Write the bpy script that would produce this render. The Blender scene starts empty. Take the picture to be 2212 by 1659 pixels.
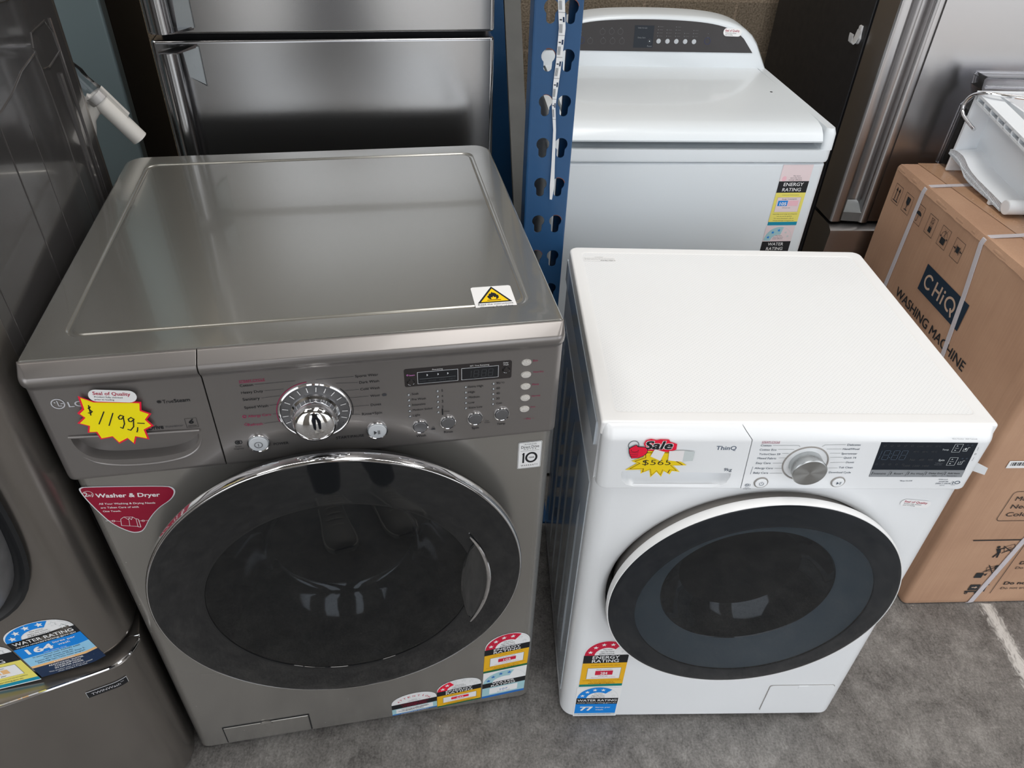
import bpy, bmesh, math, random
from math import pi, sin, cos, tan, atan2, sqrt, hypot
from mathutils import Vector, Matrix
from mathutils.geometry import tessellate_polygon

random.seed(7)
SC = bpy.context.scene
COL = SC.collection

# ------------------------------------------------------------------ camera
CAM_F, CAM_PITCH, CAM_ROLL, CAM_H = 1600.409, 0.6703, 0.0434, 1.5636      # focal length in pixels of a 2212 wide frame
fwd = Vector((0, cos(CAM_PITCH), -sin(CAM_PITCH)))
rgt = Vector((1, 0, 0)); upv = rgt.cross(fwd)
r2 = rgt * cos(CAM_ROLL) + upv * sin(CAM_ROLL); u2 = r2.cross(fwd)
cam_data = bpy.data.cameras.new('camera')
cam_data.sensor_width = 36.0; cam_data.lens = 36.0 * CAM_F / 2212.0
cam_data.clip_start = 0.02; cam_data.clip_end = 100
cam = bpy.data.objects.new('camera', cam_data); COL.objects.link(cam)
M = Matrix.Identity(4)
for i in range(3):
    M[i][0], M[i][1], M[i][2] = r2[i], u2[i], -fwd[i]
M[0][3], M[1][3], M[2][3] = 0, 0, CAM_H
cam.matrix_world = M
SC.camera = cam

# ------------------------------------------------------------------ view, world and lights
SC.view_settings.view_transform = 'Standard'
SC.view_settings.look = 'None'
SC.view_settings.exposure = 0.0
SC.view_settings.gamma = 1.0
SC.view_settings.use_curve_mapping = False
SC.cycles.max_bounces = 8
SC.cycles.glossy_bounces = 5
SC.cycles.sample_clamp_indirect = 6.0

world = bpy.data.worlds.new('overcast_sky'); SC.world = world
world.use_nodes = True
wn = world.node_tree.nodes; wl = world.node_tree.links
for n in list(wn): wn.remove(n)
w_out = wn.new('ShaderNodeOutputWorld'); w_bg = wn.new('ShaderNodeBackground')
w_tc = wn.new('ShaderNodeTexCoord'); w_sep = wn.new('ShaderNodeSeparateXYZ'); w_ramp = wn.new('ShaderNodeValToRGB')
w_ramp.color_ramp.elements[0].position = 0.0; w_ramp.color_ramp.elements[0].color = (0.80, 0.83, 0.88, 1)
w_ramp.color_ramp.elements[1].position = 0.8; w_ramp.color_ramp.elements[1].color = (0.95, 0.98, 1.0, 1)
wl.new(w_tc.outputs['Generated'], w_sep.inputs[0]); wl.new(w_sep.outputs['Z'], w_ramp.inputs[0])
wl.new(w_ramp.outputs[0], w_bg.inputs[0]); w_bg.inputs[1].default_value = 2.5
wl.new(w_bg.outputs[0], w_out.inputs[0])

def area_light(name, loc, sx, sy, energy, color=(1, 1, 1), rot=(0, 0, 0), spread=pi):
    ld = bpy.data.lights.new(name, 'AREA'); ld.shape = 'RECTANGLE'; ld.size = sx; ld.size_y = sy
    ld.energy = energy; ld.color = color; ld.spread = spread
    o = bpy.data.objects.new(name, ld); o.location = loc; o.rotation_euler = rot
    COL.objects.link(o); return o

# translucent roof sheets and a row of fluorescent battens over the aisle
for k, (x, y) in enumerate(((-2.4, 0.75), (0.45, 0.75), (3.3, 0.75))):
    area_light('skylight_sheet', (x, y, 4.14), 0.9, 2.4, 46, (1.0, 0.98, 0.95))
for k, (x, y) in enumerate(((-1.4, 0.9), (1.7, 0.9), (0.15, 2.2))):
    area_light('fluorescent_batten', (x, y, 3.7), 1.3, 0.16, 5, (1.0, 0.95, 0.88))

# ------------------------------------------------------------------ materials
MATS = {}
def pm(name, color, rough=0.5, metal=0.0, coat=0.0, spec=0.5, noise=0.0, nscale=40.0, rvar=0.05, trans=0.0, ior=1.45,
       bump=0.0, bscale=200.0, stretch=None, alpha=1.0, emit=None, aniso=0.0, streak=0.0):
    """principled material with procedural colour / roughness variation"""
    m = bpy.data.materials.new(name); m.use_nodes = True
    nt = m.node_tree; b = nt.nodes['Principled BSDF']
    b.inputs['Base Color'].default_value = (*color, 1); b.inputs['Roughness'].default_value = rough
    b.inputs['Metallic'].default_value = metal; b.inputs['Coat Weight'].default_value = coat
    b.inputs['Coat Roughness'].default_value = 0.06
    b.inputs['Specular IOR Level'].default_value = spec; b.inputs['IOR'].default_value = ior
    b.inputs['Transmission Weight'].default_value = trans; b.inputs['Alpha'].default_value = alpha
    tc = nt.nodes.new('ShaderNodeTexCoord'); mp = nt.nodes.new('ShaderNodeMapping')
    nt.links.new(tc.outputs['Object'], mp.inputs[0])
    if stretch: mp.inputs['Scale'].default_value = stretch
    nz = nt.nodes.new('ShaderNodeTexNoise'); nz.inputs['Scale'].default_value = nscale; nz.inputs['Detail'].default_value = 4
    nt.links.new(mp.outputs[0], nz.inputs[0])
    mr = nt.nodes.new('ShaderNodeMapRange'); mr.inputs[1].default_value = 0.25; mr.inputs[2].default_value = 0.75
    mr.inputs[3].default_value = max(0.0, rough - rvar); mr.inputs[4].default_value = min(1.0, rough + rvar)
    nt.links.new(nz.outputs[0], mr.inputs[0]); nt.links.new(mr.outputs[0], b.inputs['Roughness'])
    if noise > 0:
        mx = nt.nodes.new('ShaderNodeMix'); mx.data_type = 'RGBA'
        mx.inputs[6].default_value = (*[c * (1 - noise) for c in color], 1); mx.inputs[7].default_value = (*[min(1, c * (1 + noise)) for c in color], 1)
        nt.links.new(nz.outputs[0], mx.inputs[0]); nt.links.new(mx.outputs[2], b.inputs['Base Color'])
    if bump > 0:
        n2 = nt.nodes.new('ShaderNodeTexNoise'); n2.inputs['Scale'].default_value = bscale; n2.inputs['Detail'].default_value = 3
        nt.links.new(mp.outputs[0], n2.inputs[0])
        bp = nt.nodes.new('ShaderNodeBump'); bp.inputs['Strength'].default_value = bump; bp.inputs['Distance'].default_value = 0.002
        nt.links.new(n2.outputs[0], bp.inputs['Height']); nt.links.new(bp.outputs[0], b.inputs['Normal'])
    if aniso: b.inputs['Anisotropic'].default_value = aniso; b.inputs['Anisotropic Rotation'].default_value = 0.25
    if emit: b.inputs['Emission Color'].default_value = (*emit[:3], 1); b.inputs['Emission Strength'].default_value = emit[3]
    MATS[name] = m
    return m

def s2l(r, g, b):
    f = lambda c: (c / 255.0) / 12.92 if c / 255.0 <= 0.04045 else ((c / 255.0 + 0.055) / 1.055) ** 2.4
    return (f(r), f(g), f(b))

INKS = {}
def ink(name, rgb, rough=0.45):
    if name not in INKS: INKS[name] = pm('ink_' + name, s2l(*rgb), rough=rough, rvar=0.03)
    return INKS[name]
for n_, c_ in dict(black=(24, 26, 30), white=(240, 240, 240), red=(206, 24, 62), yellow=(255, 236, 0), star_red=(238, 20, 60),
                   amber=(240, 182, 30), lemon=(236, 224, 110), teal=(0, 128, 118), blue=(10, 134, 224), sky=(150, 205, 236), navy=(20, 45, 78),
                   peach=(240, 190, 130), palegrey=(205, 212, 212), aqua=(165, 205, 212), pink=(160, 36, 84), pink2=(225, 140, 215), crimson=(150, 8, 48),
                   darkgrey=(62, 64, 68), midgrey=(120, 124, 128), dim=(64, 66, 70), green=(22, 104, 66), oceanblue=(40, 110, 190), tealblue=(0, 140, 170),
                   slate=(72, 84, 100), logo=(200, 200, 205), goldyellow=(255, 210, 0), brown=(96, 30, 20), saleyellow=(244, 212, 20), paleblush=(232, 214, 216),
                   palepink=(240, 190, 200), tapewhite=(238, 234, 234), khaki=(214, 200, 130), boxblack=(34, 38, 42), logonavy=(24, 44, 62),
                   cardink=(196, 168, 146), seal_red=(170, 20, 60), screen=(10, 22, 34), screenfaint=(74, 88, 104), stripgrey=(142, 146, 150),
                   thinq=(84, 98, 118), consolewhite=(210, 216, 218), consoledim=(92, 90, 92), deepblue=(26, 44, 100), silverline=(220, 222, 226)).items():
    ink(n_, c_)

mat_grey_lid = pm('grey_metallic_paint', s2l(160, 159, 153), rough=0.22, metal=0.7, coat=0.7, nscale=900, rvar=0.008, noise=0.0)
mat_grey_body = pm('grey_metallic_front_paint', s2l(166, 163, 158), rough=0.27, metal=0.7, coat=0.2, nscale=150, rvar=0.004, noise=0.0)
mat_grey_console = pm('grey_console_plastic', s2l(138, 134, 132), rough=0.33, metal=0.65, coat=0.2, nscale=900, rvar=0.008, noise=0.0)
mat_chrome = pm('chrome', (0.85, 0.85, 0.86), rough=0.06, metal=1.0, rvar=0.02)
mat_darkchrome = pm('dark_chrome', (0.30, 0.31, 0.32), rough=0.12, metal=1.0, rvar=0.03)
mat_black = pm('black_plastic', (0.012, 0.013, 0.015), rough=0.35)
mat_gasket = pm('rubber_gasket', (0.02, 0.021, 0.022), rough=0.6, bump=0.1)
mat_doorface = pm('tinted_door_acrylic', (0.012, 0.013, 0.014), rough=0.04, coat=0.25, rvar=0.01, nscale=5)
mat_bowl = pm('dark_glass_bowl', (0.030, 0.033, 0.036), rough=0.06, coat=1.0, rvar=0.03)
mat_scoop = pm('glossy_black_scoop', (0.015, 0.016, 0.017), rough=0.08, coat=1.0, rvar=0.01)
mat_steel_drum = pm('drum_steel', (0.35, 0.35, 0.35), rough=0.3, metal=1.0)
mat_whitebtn = pm('button_white', s2l(196, 200, 204), rough=0.35)
mat_greybtn = pm('button_grey', s2l(112, 112, 114), rough=0.3, metal=0.5)
mat_crystal = pm('clear_crystal_button', s2l(214, 210, 204), rough=0.1, bump=0.8, bscale=700)
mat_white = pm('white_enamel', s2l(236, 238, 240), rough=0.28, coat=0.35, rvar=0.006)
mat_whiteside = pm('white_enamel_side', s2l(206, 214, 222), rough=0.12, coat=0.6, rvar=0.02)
mat_whiteplastic = pm('white_plastic', s2l(240, 240, 240), rough=0.35, rvar=0.006)
mat_coolwhite = pm('cool_white_enamel', s2l(226, 232, 236), rough=0.30, coat=0.3, rvar=0.006)
mat_flange = pm('grey_lens_flange', s2l(132, 146, 154), rough=0.45)
mat_doorgrey = pm('grey_door_seat', s2l(150, 146, 142), rough=0.4)
mat_alu = pm('turned_aluminium', s2l(190, 192, 192), rough=0.28, metal=1.0)
mat_steel = pm('brushed_stainless', s2l(172, 172, 174), rough=0.20, metal=1.0, nscale=9, stretch=(1, 1, 120), rvar=0.005, bump=0.0, aniso=0.0)
mat_steel_r = pm('brushed_stainless_light', s2l(178, 176, 176), rough=0.28, metal=1.0, nscale=9, stretch=(1, 1, 120), rvar=0.004, bump=0.0, aniso=0.5)
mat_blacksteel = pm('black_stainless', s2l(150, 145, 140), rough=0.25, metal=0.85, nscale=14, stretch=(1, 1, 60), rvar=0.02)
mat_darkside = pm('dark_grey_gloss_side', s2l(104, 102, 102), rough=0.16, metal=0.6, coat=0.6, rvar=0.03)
mat_fridgeside = pm('fridge_black_side', (0.014, 0.014, 0.016), rough=0.38, bump=0.06, bscale=400)
mat_bluegrey = pm('pale_bluegrey_front', s2l(146, 164, 168), rough=0.35, metal=0.2)
mat_darkbrown = pm('dark_brown_side', s2l(44, 38, 34), rough=0.5, nscale=30, stretch=(60, 60, 1), noise=0.2)
mat_rack = pm('rack_blue_paint', s2l(26, 74, 118), rough=0.42, coat=0.15, nscale=9, noise=0.12, bump=0.08, bscale=90)
mat_rust = pm('rusty_edge', s2l(120, 72, 58), rough=0.8, noise=0.3)
mat_galv = pm('galvanised_steel', s2l(132, 136, 138), rough=0.4, metal=0.8, noise=0.15, nscale=25)
mat_brace = pm('weathered_steel', s2l(92, 92, 90), rough=0.5, metal=0.4, noise=0.2, nscale=25)
mat_tape = pm('paper_strip', s2l(232, 234, 236), rough=0.6)
mat_strap = pm('plastic_strap', s2l(206, 200, 204), rough=0.4, bump=0.5, bscale=900)
mat_packtape = pm('packing_tape', s2l(184, 146, 116), rough=0.25, coat=0.25)
mat_binwhite = pm('bin_white_plastic', s2l(232, 236, 240), rough=0.38)
mat_pipe = pm('white_pvc', s2l(226, 222, 216), rough=0.4)
mat_panelblack = pm('console_black', s2l(48, 44, 44), rough=0.35)
mat_alarm = pm('frosted_clip', s2l(225, 225, 225), rough=0.3, trans=0.3)

def glass_mat(name, tint, gloss_ior=1.45, rough=0.02, opacity=0.12):
    """thin clear sheet: fresnel gloss over tinted transparency"""
    m = bpy.data.materials.new(name); m.use_nodes = True; nt = m.node_tree
    for n in list(nt.nodes): nt.nodes.remove(n)
    out = nt.nodes.new('ShaderNodeOutputMaterial'); mix = nt.nodes.new('ShaderNodeMixShader'); mix2 = nt.nodes.new('ShaderNodeMixShader')
    tr = nt.nodes.new('ShaderNodeBsdfTransparent'); tr.inputs[0].default_value = (*tint, 1)
    df = nt.nodes.new('ShaderNodeBsdfDiffuse'); df.inputs[0].default_value = (*[min(1, t * 0.9) for t in tint], 1)
    gl = nt.nodes.new('ShaderNodeBsdfGlossy'); gl.inputs['Roughness'].default_value = rough
    fr = nt.nodes.new('ShaderNodeFresnel'); fr.inputs[0].default_value = gloss_ior
    nz = nt.nodes.new('ShaderNodeTexNoise'); nz.inputs['Scale'].default_value = 30
    mr = nt.nodes.new('ShaderNodeMapRange'); mr.inputs[3].default_value = opacity * 0.7; mr.inputs[4].default_value = opacity * 1.3
    nt.links.new(nz.outputs[0], mr.inputs[0]); nt.links.new(mr.outputs[0], mix2.inputs[0])
    nt.links.new(tr.outputs[0], mix2.inputs[1]); nt.links.new(df.outputs[0], mix2.inputs[2])
    nt.links.new(fr.outputs[0], mix.inputs[0]); nt.links.new(mix2.outputs[0], mix.inputs[1]); nt.links.new(gl.outputs[0], mix.inputs[2])
    nt.links.new(mix.outputs[0], out.inputs[0])
    return m
mat_windowglass = glass_mat('smoked_window', (0.50, 0.53, 0.56), 1.5, 0.015, 0.012)
mat_clearplastic = glass_mat('clear_plastic', (0.96, 0.965, 0.985), 1.40, 0.04, 0.012)

def floor_material():
    m = bpy.data.materials.new('worn_concrete'); m.use_nodes = True; nt = m.node_tree; b = nt.nodes['Principled BSDF']
    N = nt.nodes.new; Lk = nt.links.new
    tc = N('ShaderNodeTexCoord'); mp = N('ShaderNodeMapping'); Lk(tc.outputs['Object'], mp.inputs[0])
    n1 = N('ShaderNodeTexNoise'); n1.inputs['Scale'].default_value = 13; n1.inputs['Detail'].default_value = 8; n1.inputs['Roughness'].default_value = 0.74; n1.inputs['Distortion'].default_value = 0.25
    n2 = N('ShaderNodeTexNoise'); n2.inputs['Scale'].default_value = 210; n2.inputs['Detail'].default_value = 6; n2.inputs['Roughness'].default_value = 0.7
    mp2 = N('ShaderNodeMapping'); mp2.inputs['Scale'].default_value = (75, 28, 1); mp2.inputs['Rotation'].default_value = (0, 0, 0.5); Lk(tc.outputs['Object'], mp2.inputs[0])
    n3 = N('ShaderNodeTexNoise'); n3.inputs['Scale'].default_value = 1.0; n3.inputs['Detail'].default_value = 5; n3.inputs['Distortion'].default_value = 2.5; Lk(mp2.outputs[0], n3.inputs[0])
    for n in (n1, n2): Lk(mp.outputs[0], n.inputs[0])
    a = N('ShaderNodeMath'); a.operation = 'MULTIPLY_ADD'; a.inputs[1].default_value = 0.75; Lk(n2.outputs[0], a.inputs[0]); Lk(n1.outputs[0], a.inputs[2])
    a2 = N('ShaderNodeMath'); a2.operation = 'MULTIPLY_ADD'; a2.inputs[1].default_value = 0.38; Lk(n3.outputs[0], a2.inputs[0]); Lk(a.outputs[0], a2.inputs[2])
    rp = N('ShaderNodeValToRGB'); e = rp.color_ramp.elements
    e[0].position = 0.62; e[0].color = (*s2l(80, 77, 75), 1); e[1].position = 1.25; e[1].color = (*s2l(160, 157, 153), 1)
    mid = rp.color_ramp.elements.new(0.93); mid.color = (*s2l(120, 117, 114), 1)
    mrr = N('ShaderNodeMapRange'); mrr.inputs[1].default_value = 0.0; mrr.inputs[2].default_value = 1.75; Lk(a2.outputs[0], mrr.inputs[0])
    e[0].position = 0.48; mid.position = 0.62; e[-1].position = 0.80
    Lk(mrr.outputs[0], rp.inputs[0])
    # pale chips and scuffs
    vo = N('ShaderNodeTexVoronoi'); vo.inputs['Scale'].default_value = 16; vo.inputs['Randomness'].default_value = 1.0; Lk(mp.outputs[0], vo.inputs[0])
    lt = N('ShaderNodeMath'); lt.operation = 'LESS_THAN'; lt.inputs[1].default_value = 0.030; Lk(vo.outputs['Distance'], lt.inputs[0])
    n4 = N('ShaderNodeTexNoise'); n4.inputs['Scale'].default_value = 7; Lk(mp.outputs[0], n4.inputs[0])
    gt = N('ShaderNodeMath'); gt.operation = 'GREATER_THAN'; gt.inputs[1].default_value = 0.52; Lk(n4.outputs[0], gt.inputs[0])
    mm = N('ShaderNodeMath'); mm.operation = 'MULTIPLY'; Lk(lt.outputs[0], mm.inputs[0]); Lk(gt.outputs[0], mm.inputs[1])
    mx = N('ShaderNodeMix'); mx.data_type = 'RGBA'; Lk(mm.outputs[0], mx.inputs[0]); Lk(rp.outputs[0], mx.inputs[6]); mx.inputs[7].default_value = (*s2l(186, 178, 170), 1)
    # bright streak of light in front of the carton, painted into the floor colour
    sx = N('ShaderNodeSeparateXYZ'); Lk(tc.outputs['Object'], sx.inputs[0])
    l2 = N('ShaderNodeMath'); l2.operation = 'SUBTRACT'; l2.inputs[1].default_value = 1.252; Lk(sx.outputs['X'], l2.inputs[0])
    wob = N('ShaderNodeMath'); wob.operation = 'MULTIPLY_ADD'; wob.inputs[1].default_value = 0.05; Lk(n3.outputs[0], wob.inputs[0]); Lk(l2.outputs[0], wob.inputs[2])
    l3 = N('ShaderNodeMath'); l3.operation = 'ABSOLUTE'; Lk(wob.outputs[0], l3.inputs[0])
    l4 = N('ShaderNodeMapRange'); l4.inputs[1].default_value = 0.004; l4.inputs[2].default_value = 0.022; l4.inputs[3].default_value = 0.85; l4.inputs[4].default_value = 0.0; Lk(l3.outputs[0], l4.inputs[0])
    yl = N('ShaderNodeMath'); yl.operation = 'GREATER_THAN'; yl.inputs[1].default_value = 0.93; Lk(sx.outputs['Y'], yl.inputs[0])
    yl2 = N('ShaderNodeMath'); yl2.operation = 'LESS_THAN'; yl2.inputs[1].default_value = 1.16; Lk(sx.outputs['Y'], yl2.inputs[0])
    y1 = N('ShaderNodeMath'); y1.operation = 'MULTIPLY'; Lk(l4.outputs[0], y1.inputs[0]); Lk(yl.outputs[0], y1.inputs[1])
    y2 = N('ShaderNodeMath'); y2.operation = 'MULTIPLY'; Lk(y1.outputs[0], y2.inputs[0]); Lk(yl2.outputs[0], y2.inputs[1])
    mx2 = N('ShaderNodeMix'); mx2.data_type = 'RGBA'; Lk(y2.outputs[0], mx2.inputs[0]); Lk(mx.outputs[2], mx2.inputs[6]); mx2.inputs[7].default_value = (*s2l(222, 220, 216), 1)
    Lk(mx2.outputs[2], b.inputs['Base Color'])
    b.inputs['Roughness'].default_value = 0.55
    bp = N('ShaderNodeBump'); bp.inputs['Strength'].default_value = 0.25; bp.inputs['Distance'].default_value = 0.003; Lk(a2.outputs[0], bp.inputs['Height']); Lk(bp.outputs[0], b.inputs['Normal'])
    return m
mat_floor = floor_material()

def block_material():
    m = bpy.data.materials.new('concrete_blockwork'); m.use_nodes = True; nt = m.node_tree; b = nt.nodes['Principled BSDF']
    N = nt.nodes.new; Lk = nt.links.new
    tc = N('ShaderNodeTexCoord'); mp = N('ShaderNodeMapping'); mp.inputs['Rotation'].default_value = (pi / 2, 0, 0); mp.inputs['Location'].default_value = (0.068, -0.055, 0)
    Lk(tc.outputs['Object'], mp.inputs[0])
    br = N('ShaderNodeTexBrick'); br.inputs['Scale'].default_value = 1.0; br.inputs['Brick Width'].default_value = 0.31; br.inputs['Row Height'].default_value = 0.16
    br.inputs['Mortar Size'].default_value = 0.005; br.inputs['Mortar Smooth'].default_value = 0.3; br.offset = 0.05
    br.inputs['Color1'].default_value = (*s2l(150, 136, 118), 1); br.inputs['Color2'].default_value = (*s2l(160, 146, 126), 1); br.inputs['Mortar'].default_value = (*s2l(176, 158, 138), 1)
    Lk(mp.outputs[0], br.inputs[0])
    nz = N('ShaderNodeTexNoise'); nz.inputs['Scale'].default_value = 170; nz.inputs['Detail'].default_value = 3; Lk(tc.outputs['Object'], nz.inputs[0])
    mx = N('ShaderNodeMix'); mx.data_type = 'RGBA'; mx.blend_type = 'MULTIPLY'; mx.inputs[0].default_value = 0.8
    rp = N('ShaderNodeValToRGB'); rp.color_ramp.elements[0].position = 0.35; rp.color_ramp.elements[0].color = (0.45, 0.43, 0.4, 1); rp.color_ramp.elements[1].position = 0.6; rp.color_ramp.elements[1].color = (1, 1, 1, 1)
    Lk(nz.outputs[0], rp.inputs[0]); Lk(br.outputs['Color'], mx.inputs[6]); Lk(rp.outputs[0], mx.inputs[7]); Lk(mx.outputs[2], b.inputs['Base Color'])
    b.inputs['Roughness'].default_value = 0.9
    bp = N('ShaderNodeBump'); bp.inputs['Strength'].default_value = 0.6; bp.inputs['Distance'].default_value = 0.004; Lk(nz.outputs[0], bp.inputs['Height']); Lk(bp.outputs[0], b.inputs['Normal'])
    return m
mat_block = block_material()

def dotted_top_material():
    m = bpy.data.materials.new('dotted_white_plastic'); m.use_nodes = True; nt = m.node_tree; b = nt.nodes['Principled BSDF']
    N = nt.nodes.new; Lk = nt.links.new
    b.inputs['Roughness'].default_value = 0.4
    tc = N('ShaderNodeTexCoord'); mp = N('ShaderNodeMapping'); mp.inputs['Scale'].default_value = (200, 200, 200); mp.inputs['Rotation'].default_value = (0, 0, pi / 4); Lk(tc.outputs['Object'], mp.inputs[0])
    vo = N('ShaderNodeTexVoronoi'); vo.inputs['Scale'].default_value = 1; vo.inputs['Randomness'].default_value = 0.0; Lk(mp.outputs[0], vo.inputs[0])
    rp = N('ShaderNodeMapRange'); rp.inputs[1].default_value = 0.15; rp.inputs[2].default_value = 0.45; Lk(vo.outputs['Distance'], rp.inputs[0])
    mx = N('ShaderNodeMix'); mx.data_type = 'RGBA'; mx.inputs[6].default_value = (*s2l(224, 226, 228), 1); mx.inputs[7].default_value = (*s2l(240, 241, 242), 1)
    Lk(rp.outputs[0], mx.inputs[0]); Lk(mx.outputs[2], b.inputs['Base Color'])
    bp = N('ShaderNodeBump'); bp.inputs['Strength'].default_value = 0.25; bp.inputs['Distance'].default_value = 0.001; Lk(rp.outputs[0], bp.inputs['Height']); Lk(bp.outputs[0], b.inputs['Normal'])
    return m
mat_dotted = dotted_top_material()

def cardboard_material():
    m = bpy.data.materials.new('corrugated_cardboard'); m.use_nodes = True; nt = m.node_tree; b = nt.nodes['Principled BSDF']
    N = nt.nodes.new; Lk = nt.links.new
    tc = N('ShaderNodeTexCoord')
    n1 = N('ShaderNodeTexNoise'); n1.inputs['Scale'].default_value = 6; n1.inputs['Detail'].default_value = 6; Lk(tc.outputs['Object'], n1.inputs[0])
    mp = N('ShaderNodeMapping'); mp.inputs['Scale'].default_value = (260, 260, 6); Lk(tc.outputs['Object'], mp.inputs[0])
    n2 = N('ShaderNodeTexNoise'); n2.inputs['Scale'].default_value = 1; n2.inputs['Detail'].default_value = 2; Lk(mp.outputs[0], n2.inputs[0])
    a = N('ShaderNodeMath'); a.operation = 'MULTIPLY_ADD'; a.inputs[1].default_value = 0.35; Lk(n2.outputs[0], a.inputs[0]); Lk(n1.outputs[0], a.inputs[2])
    rp = N('ShaderNodeValToRGB'); rp.color_ramp.elements[0].position = 0.45; rp.color_ramp.elements[0].color = (*s2l(172, 134, 108), 1); rp.color_ramp.elements[1].position = 0.9; rp.color_ramp.elements[1].color = (*s2l(190, 152, 124), 1)
    Lk(a.outputs[0], rp.inputs[0]); Lk(rp.outputs[0], b.inputs['Base Color']); b.inputs['Roughness'].default_value = 0.75
    bp = N('ShaderNodeBump'); bp.inputs['Strength'].default_value = 0.15; bp.inputs['Distance'].default_value = 0.002; Lk(a.outputs[0], bp.inputs['Height']); Lk(bp.outputs[0], b.inputs['Normal'])
    return m
mat_card = cardboard_material()

# ------------------------------------------------------------------ mesh helpers
class MB:
    """collects geometry and links it as ONE mesh object"""
    def __init__(s): s.v = []; s.f = []; s.fm = []; s.mats = []
    def mi(s, m):
        if m not in s.mats: s.mats.append(m)
        return s.mats.index(m)
    def add(s, verts, faces, mat):
        o = len(s.v); k = s.mi(mat)
        s.v += [Vector(v) for v in verts]
        for f in faces: s.f.append([o + i for i in f]); s.fm.append(k)
    def loft(s, loops, mat, caps=(True, True), closed=True):
        n = len(loops[0]); V = [p for l in loops for p in l]; F = []
        for a in range(len(loops) - 1):
            for i in range(n if closed else n - 1):
                j = (i + 1) % n
                F.append((a * n + i, a * n + j, (a + 1) * n + j, (a + 1) * n + i))
        if caps[0]: F.append(tuple(reversed(range(n))))
        if caps[1]: F.append(tuple((len(loops) - 1) * n + i for i in range(n)))
        s.add(V, F, mat)
    def lathe(s, prof, c, mat, axis='y', seg=64, caps=(False, False), sy=1.0):
        """profile of (radius, height); axis -y faces the viewer: height grows towards -y"""
        loops = []
        for r, h in prof:
            l = []
            for i in range(seg):
                t = 2 * pi * i / seg
                if axis == 'y': l.append((c[0] + r * cos(t), c[1] - h, c[2] + r * sin(t) * sy))
                elif axis == 'x': l.append((c[0] + h, c[1] + r * cos(t), c[2] + r * sin(t)))
                else: l.append((c[0] + r * cos(t), c[1] + r * sin(t), c[2] + h))
            loops.append(l)
        s.loft(loops, mat, caps)
    def tube(s, path, rad, mat, seg=12, caps=True):
        P = [Vector(p) for p in path]; loops = []
        ref = Vector((0.13, 0.31, 0.94)).normalized(); prev = None
        for i, p in enumerate(P):
            t = (P[min(i + 1, len(P) - 1)] - P[max(i - 1, 0)]).normalized()
            if prev is None: n = t.cross(ref).normalized()
            else: n = (prev - t * prev.dot(t)).normalized()
            prev = n; bn = t.cross(n)
            r = rad[i] if isinstance(rad, (list, tuple)) else rad
            loops.append([p + n * r * cos(2 * pi * k / seg) + bn * r * sin(2 * pi * k / seg) for k in range(seg)])
        s.loft(loops, mat, (caps, caps))
    def ribbon(s, path, width, thick, mat, wdir):
        """flat strap following a path; wdir is the direction of its width"""
        P = [Vector(p) for p in path]; w = Vector(wdir).normalized(); loops = []
        for i, p in enumerate(P):
            t = (P[min(i + 1, len(P) - 1)] - P[max(i - 1, 0)]).normalized(); n = t.cross(w).normalized()
            loops.append([p - w * width / 2 - n * thick / 2, p + w * width / 2 - n * thick / 2, p + w * width / 2 + n * thick / 2, p - w * width / 2 + n * thick / 2])
        s.loft(loops, mat)
    def box(s, x0, x1, y0, y1, z0, z1, mat, bev=0.0, seg=2):
        if bev <= 0:
            s.loft([[(x0, y0, z), (x1, y0, z), (x1, y1, z), (x0, y1, z)] for z in (z0, z1)], mat); return
        bm = bmesh.new(); bmesh.ops.create_cube(bm, size=1.0)
        for v in bm.verts: v.co = Vector(((x0 + x1) / 2 + v.co.x * (x1 - x0), (y0 + y1) / 2 + v.co.y * (y1 - y0), (z0 + z1) / 2 + v.co.z * (z1 - z0)))
        bmesh.ops.bevel(bm, geom=list(bm.edges), offset=bev, segments=seg, profile=0.5, affect='EDGES')
        bm.verts.index_update()
        s.add([v.co.copy() for v in bm.verts], [[v.index for v in f.verts] for f in bm.faces], mat); bm.free()
    def obox(s, c, ax, ay, az, hx, hy, hz, mat):
        """oriented box: centre, three axes, half sizes"""
        c = Vector(c); ax, ay, az = Vector(ax).normalized(), Vector(ay).normalized(), Vector(az).normalized()
        s.loft([[c + ax * hx * a + ay * hy * b + az * hz * k for a, b in ((-1, -1), (1, -1), (1, 1), (-1, 1))] for k in (-1, 1)], mat)
    def prism(s, poly, y0, y1, mat, axis='y', bev=0.0):
        """polygon in the x-z plane (axis y), y-z plane (axis x) or x-y plane (axis z) extruded along the axis"""
        def pt(p, h):
            if axis == 'y': return (p[0], h, p[1])
            if axis == 'x': return (h, p[0], p[1])
            return (p[0], p[1], h)
        s.loft([[pt(p, y0) for p in poly], [pt(p, y1) for p in poly]], mat)
    def build(s, name, parent=None, angle=35, recalc=True, offset=None, wn=True):
        me = bpy.data.meshes.new(name)
        off = Vector(offset) if offset else Vector((0, 0, 0))
        me.from_pydata([v - off for v in s.v], [], s.f)
        for m in s.mats: me.materials.append(m)
        for p, k in zip(me.polygons, s.fm): p.material_index = k
        me.validate()
        if recalc:
            bm = bmesh.new(); bm.from_mesh(me); bmesh.ops.recalc_face_normals(bm, faces=bm.faces); bm.to_mesh(me); bm.free()
        for p in me.polygons: p.use_smooth = True
        me.set_sharp_from_angle(angle=math.radians(angle))
        o = bpy.data.objects.new(name, me); COL.objects.link(o)
        if wn: o.modifiers.new('weighted_normals', 'WEIGHTED_NORMAL').keep_sharp = True
        o.location = off
        if parent is not None: o.parent = parent
        return o

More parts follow.
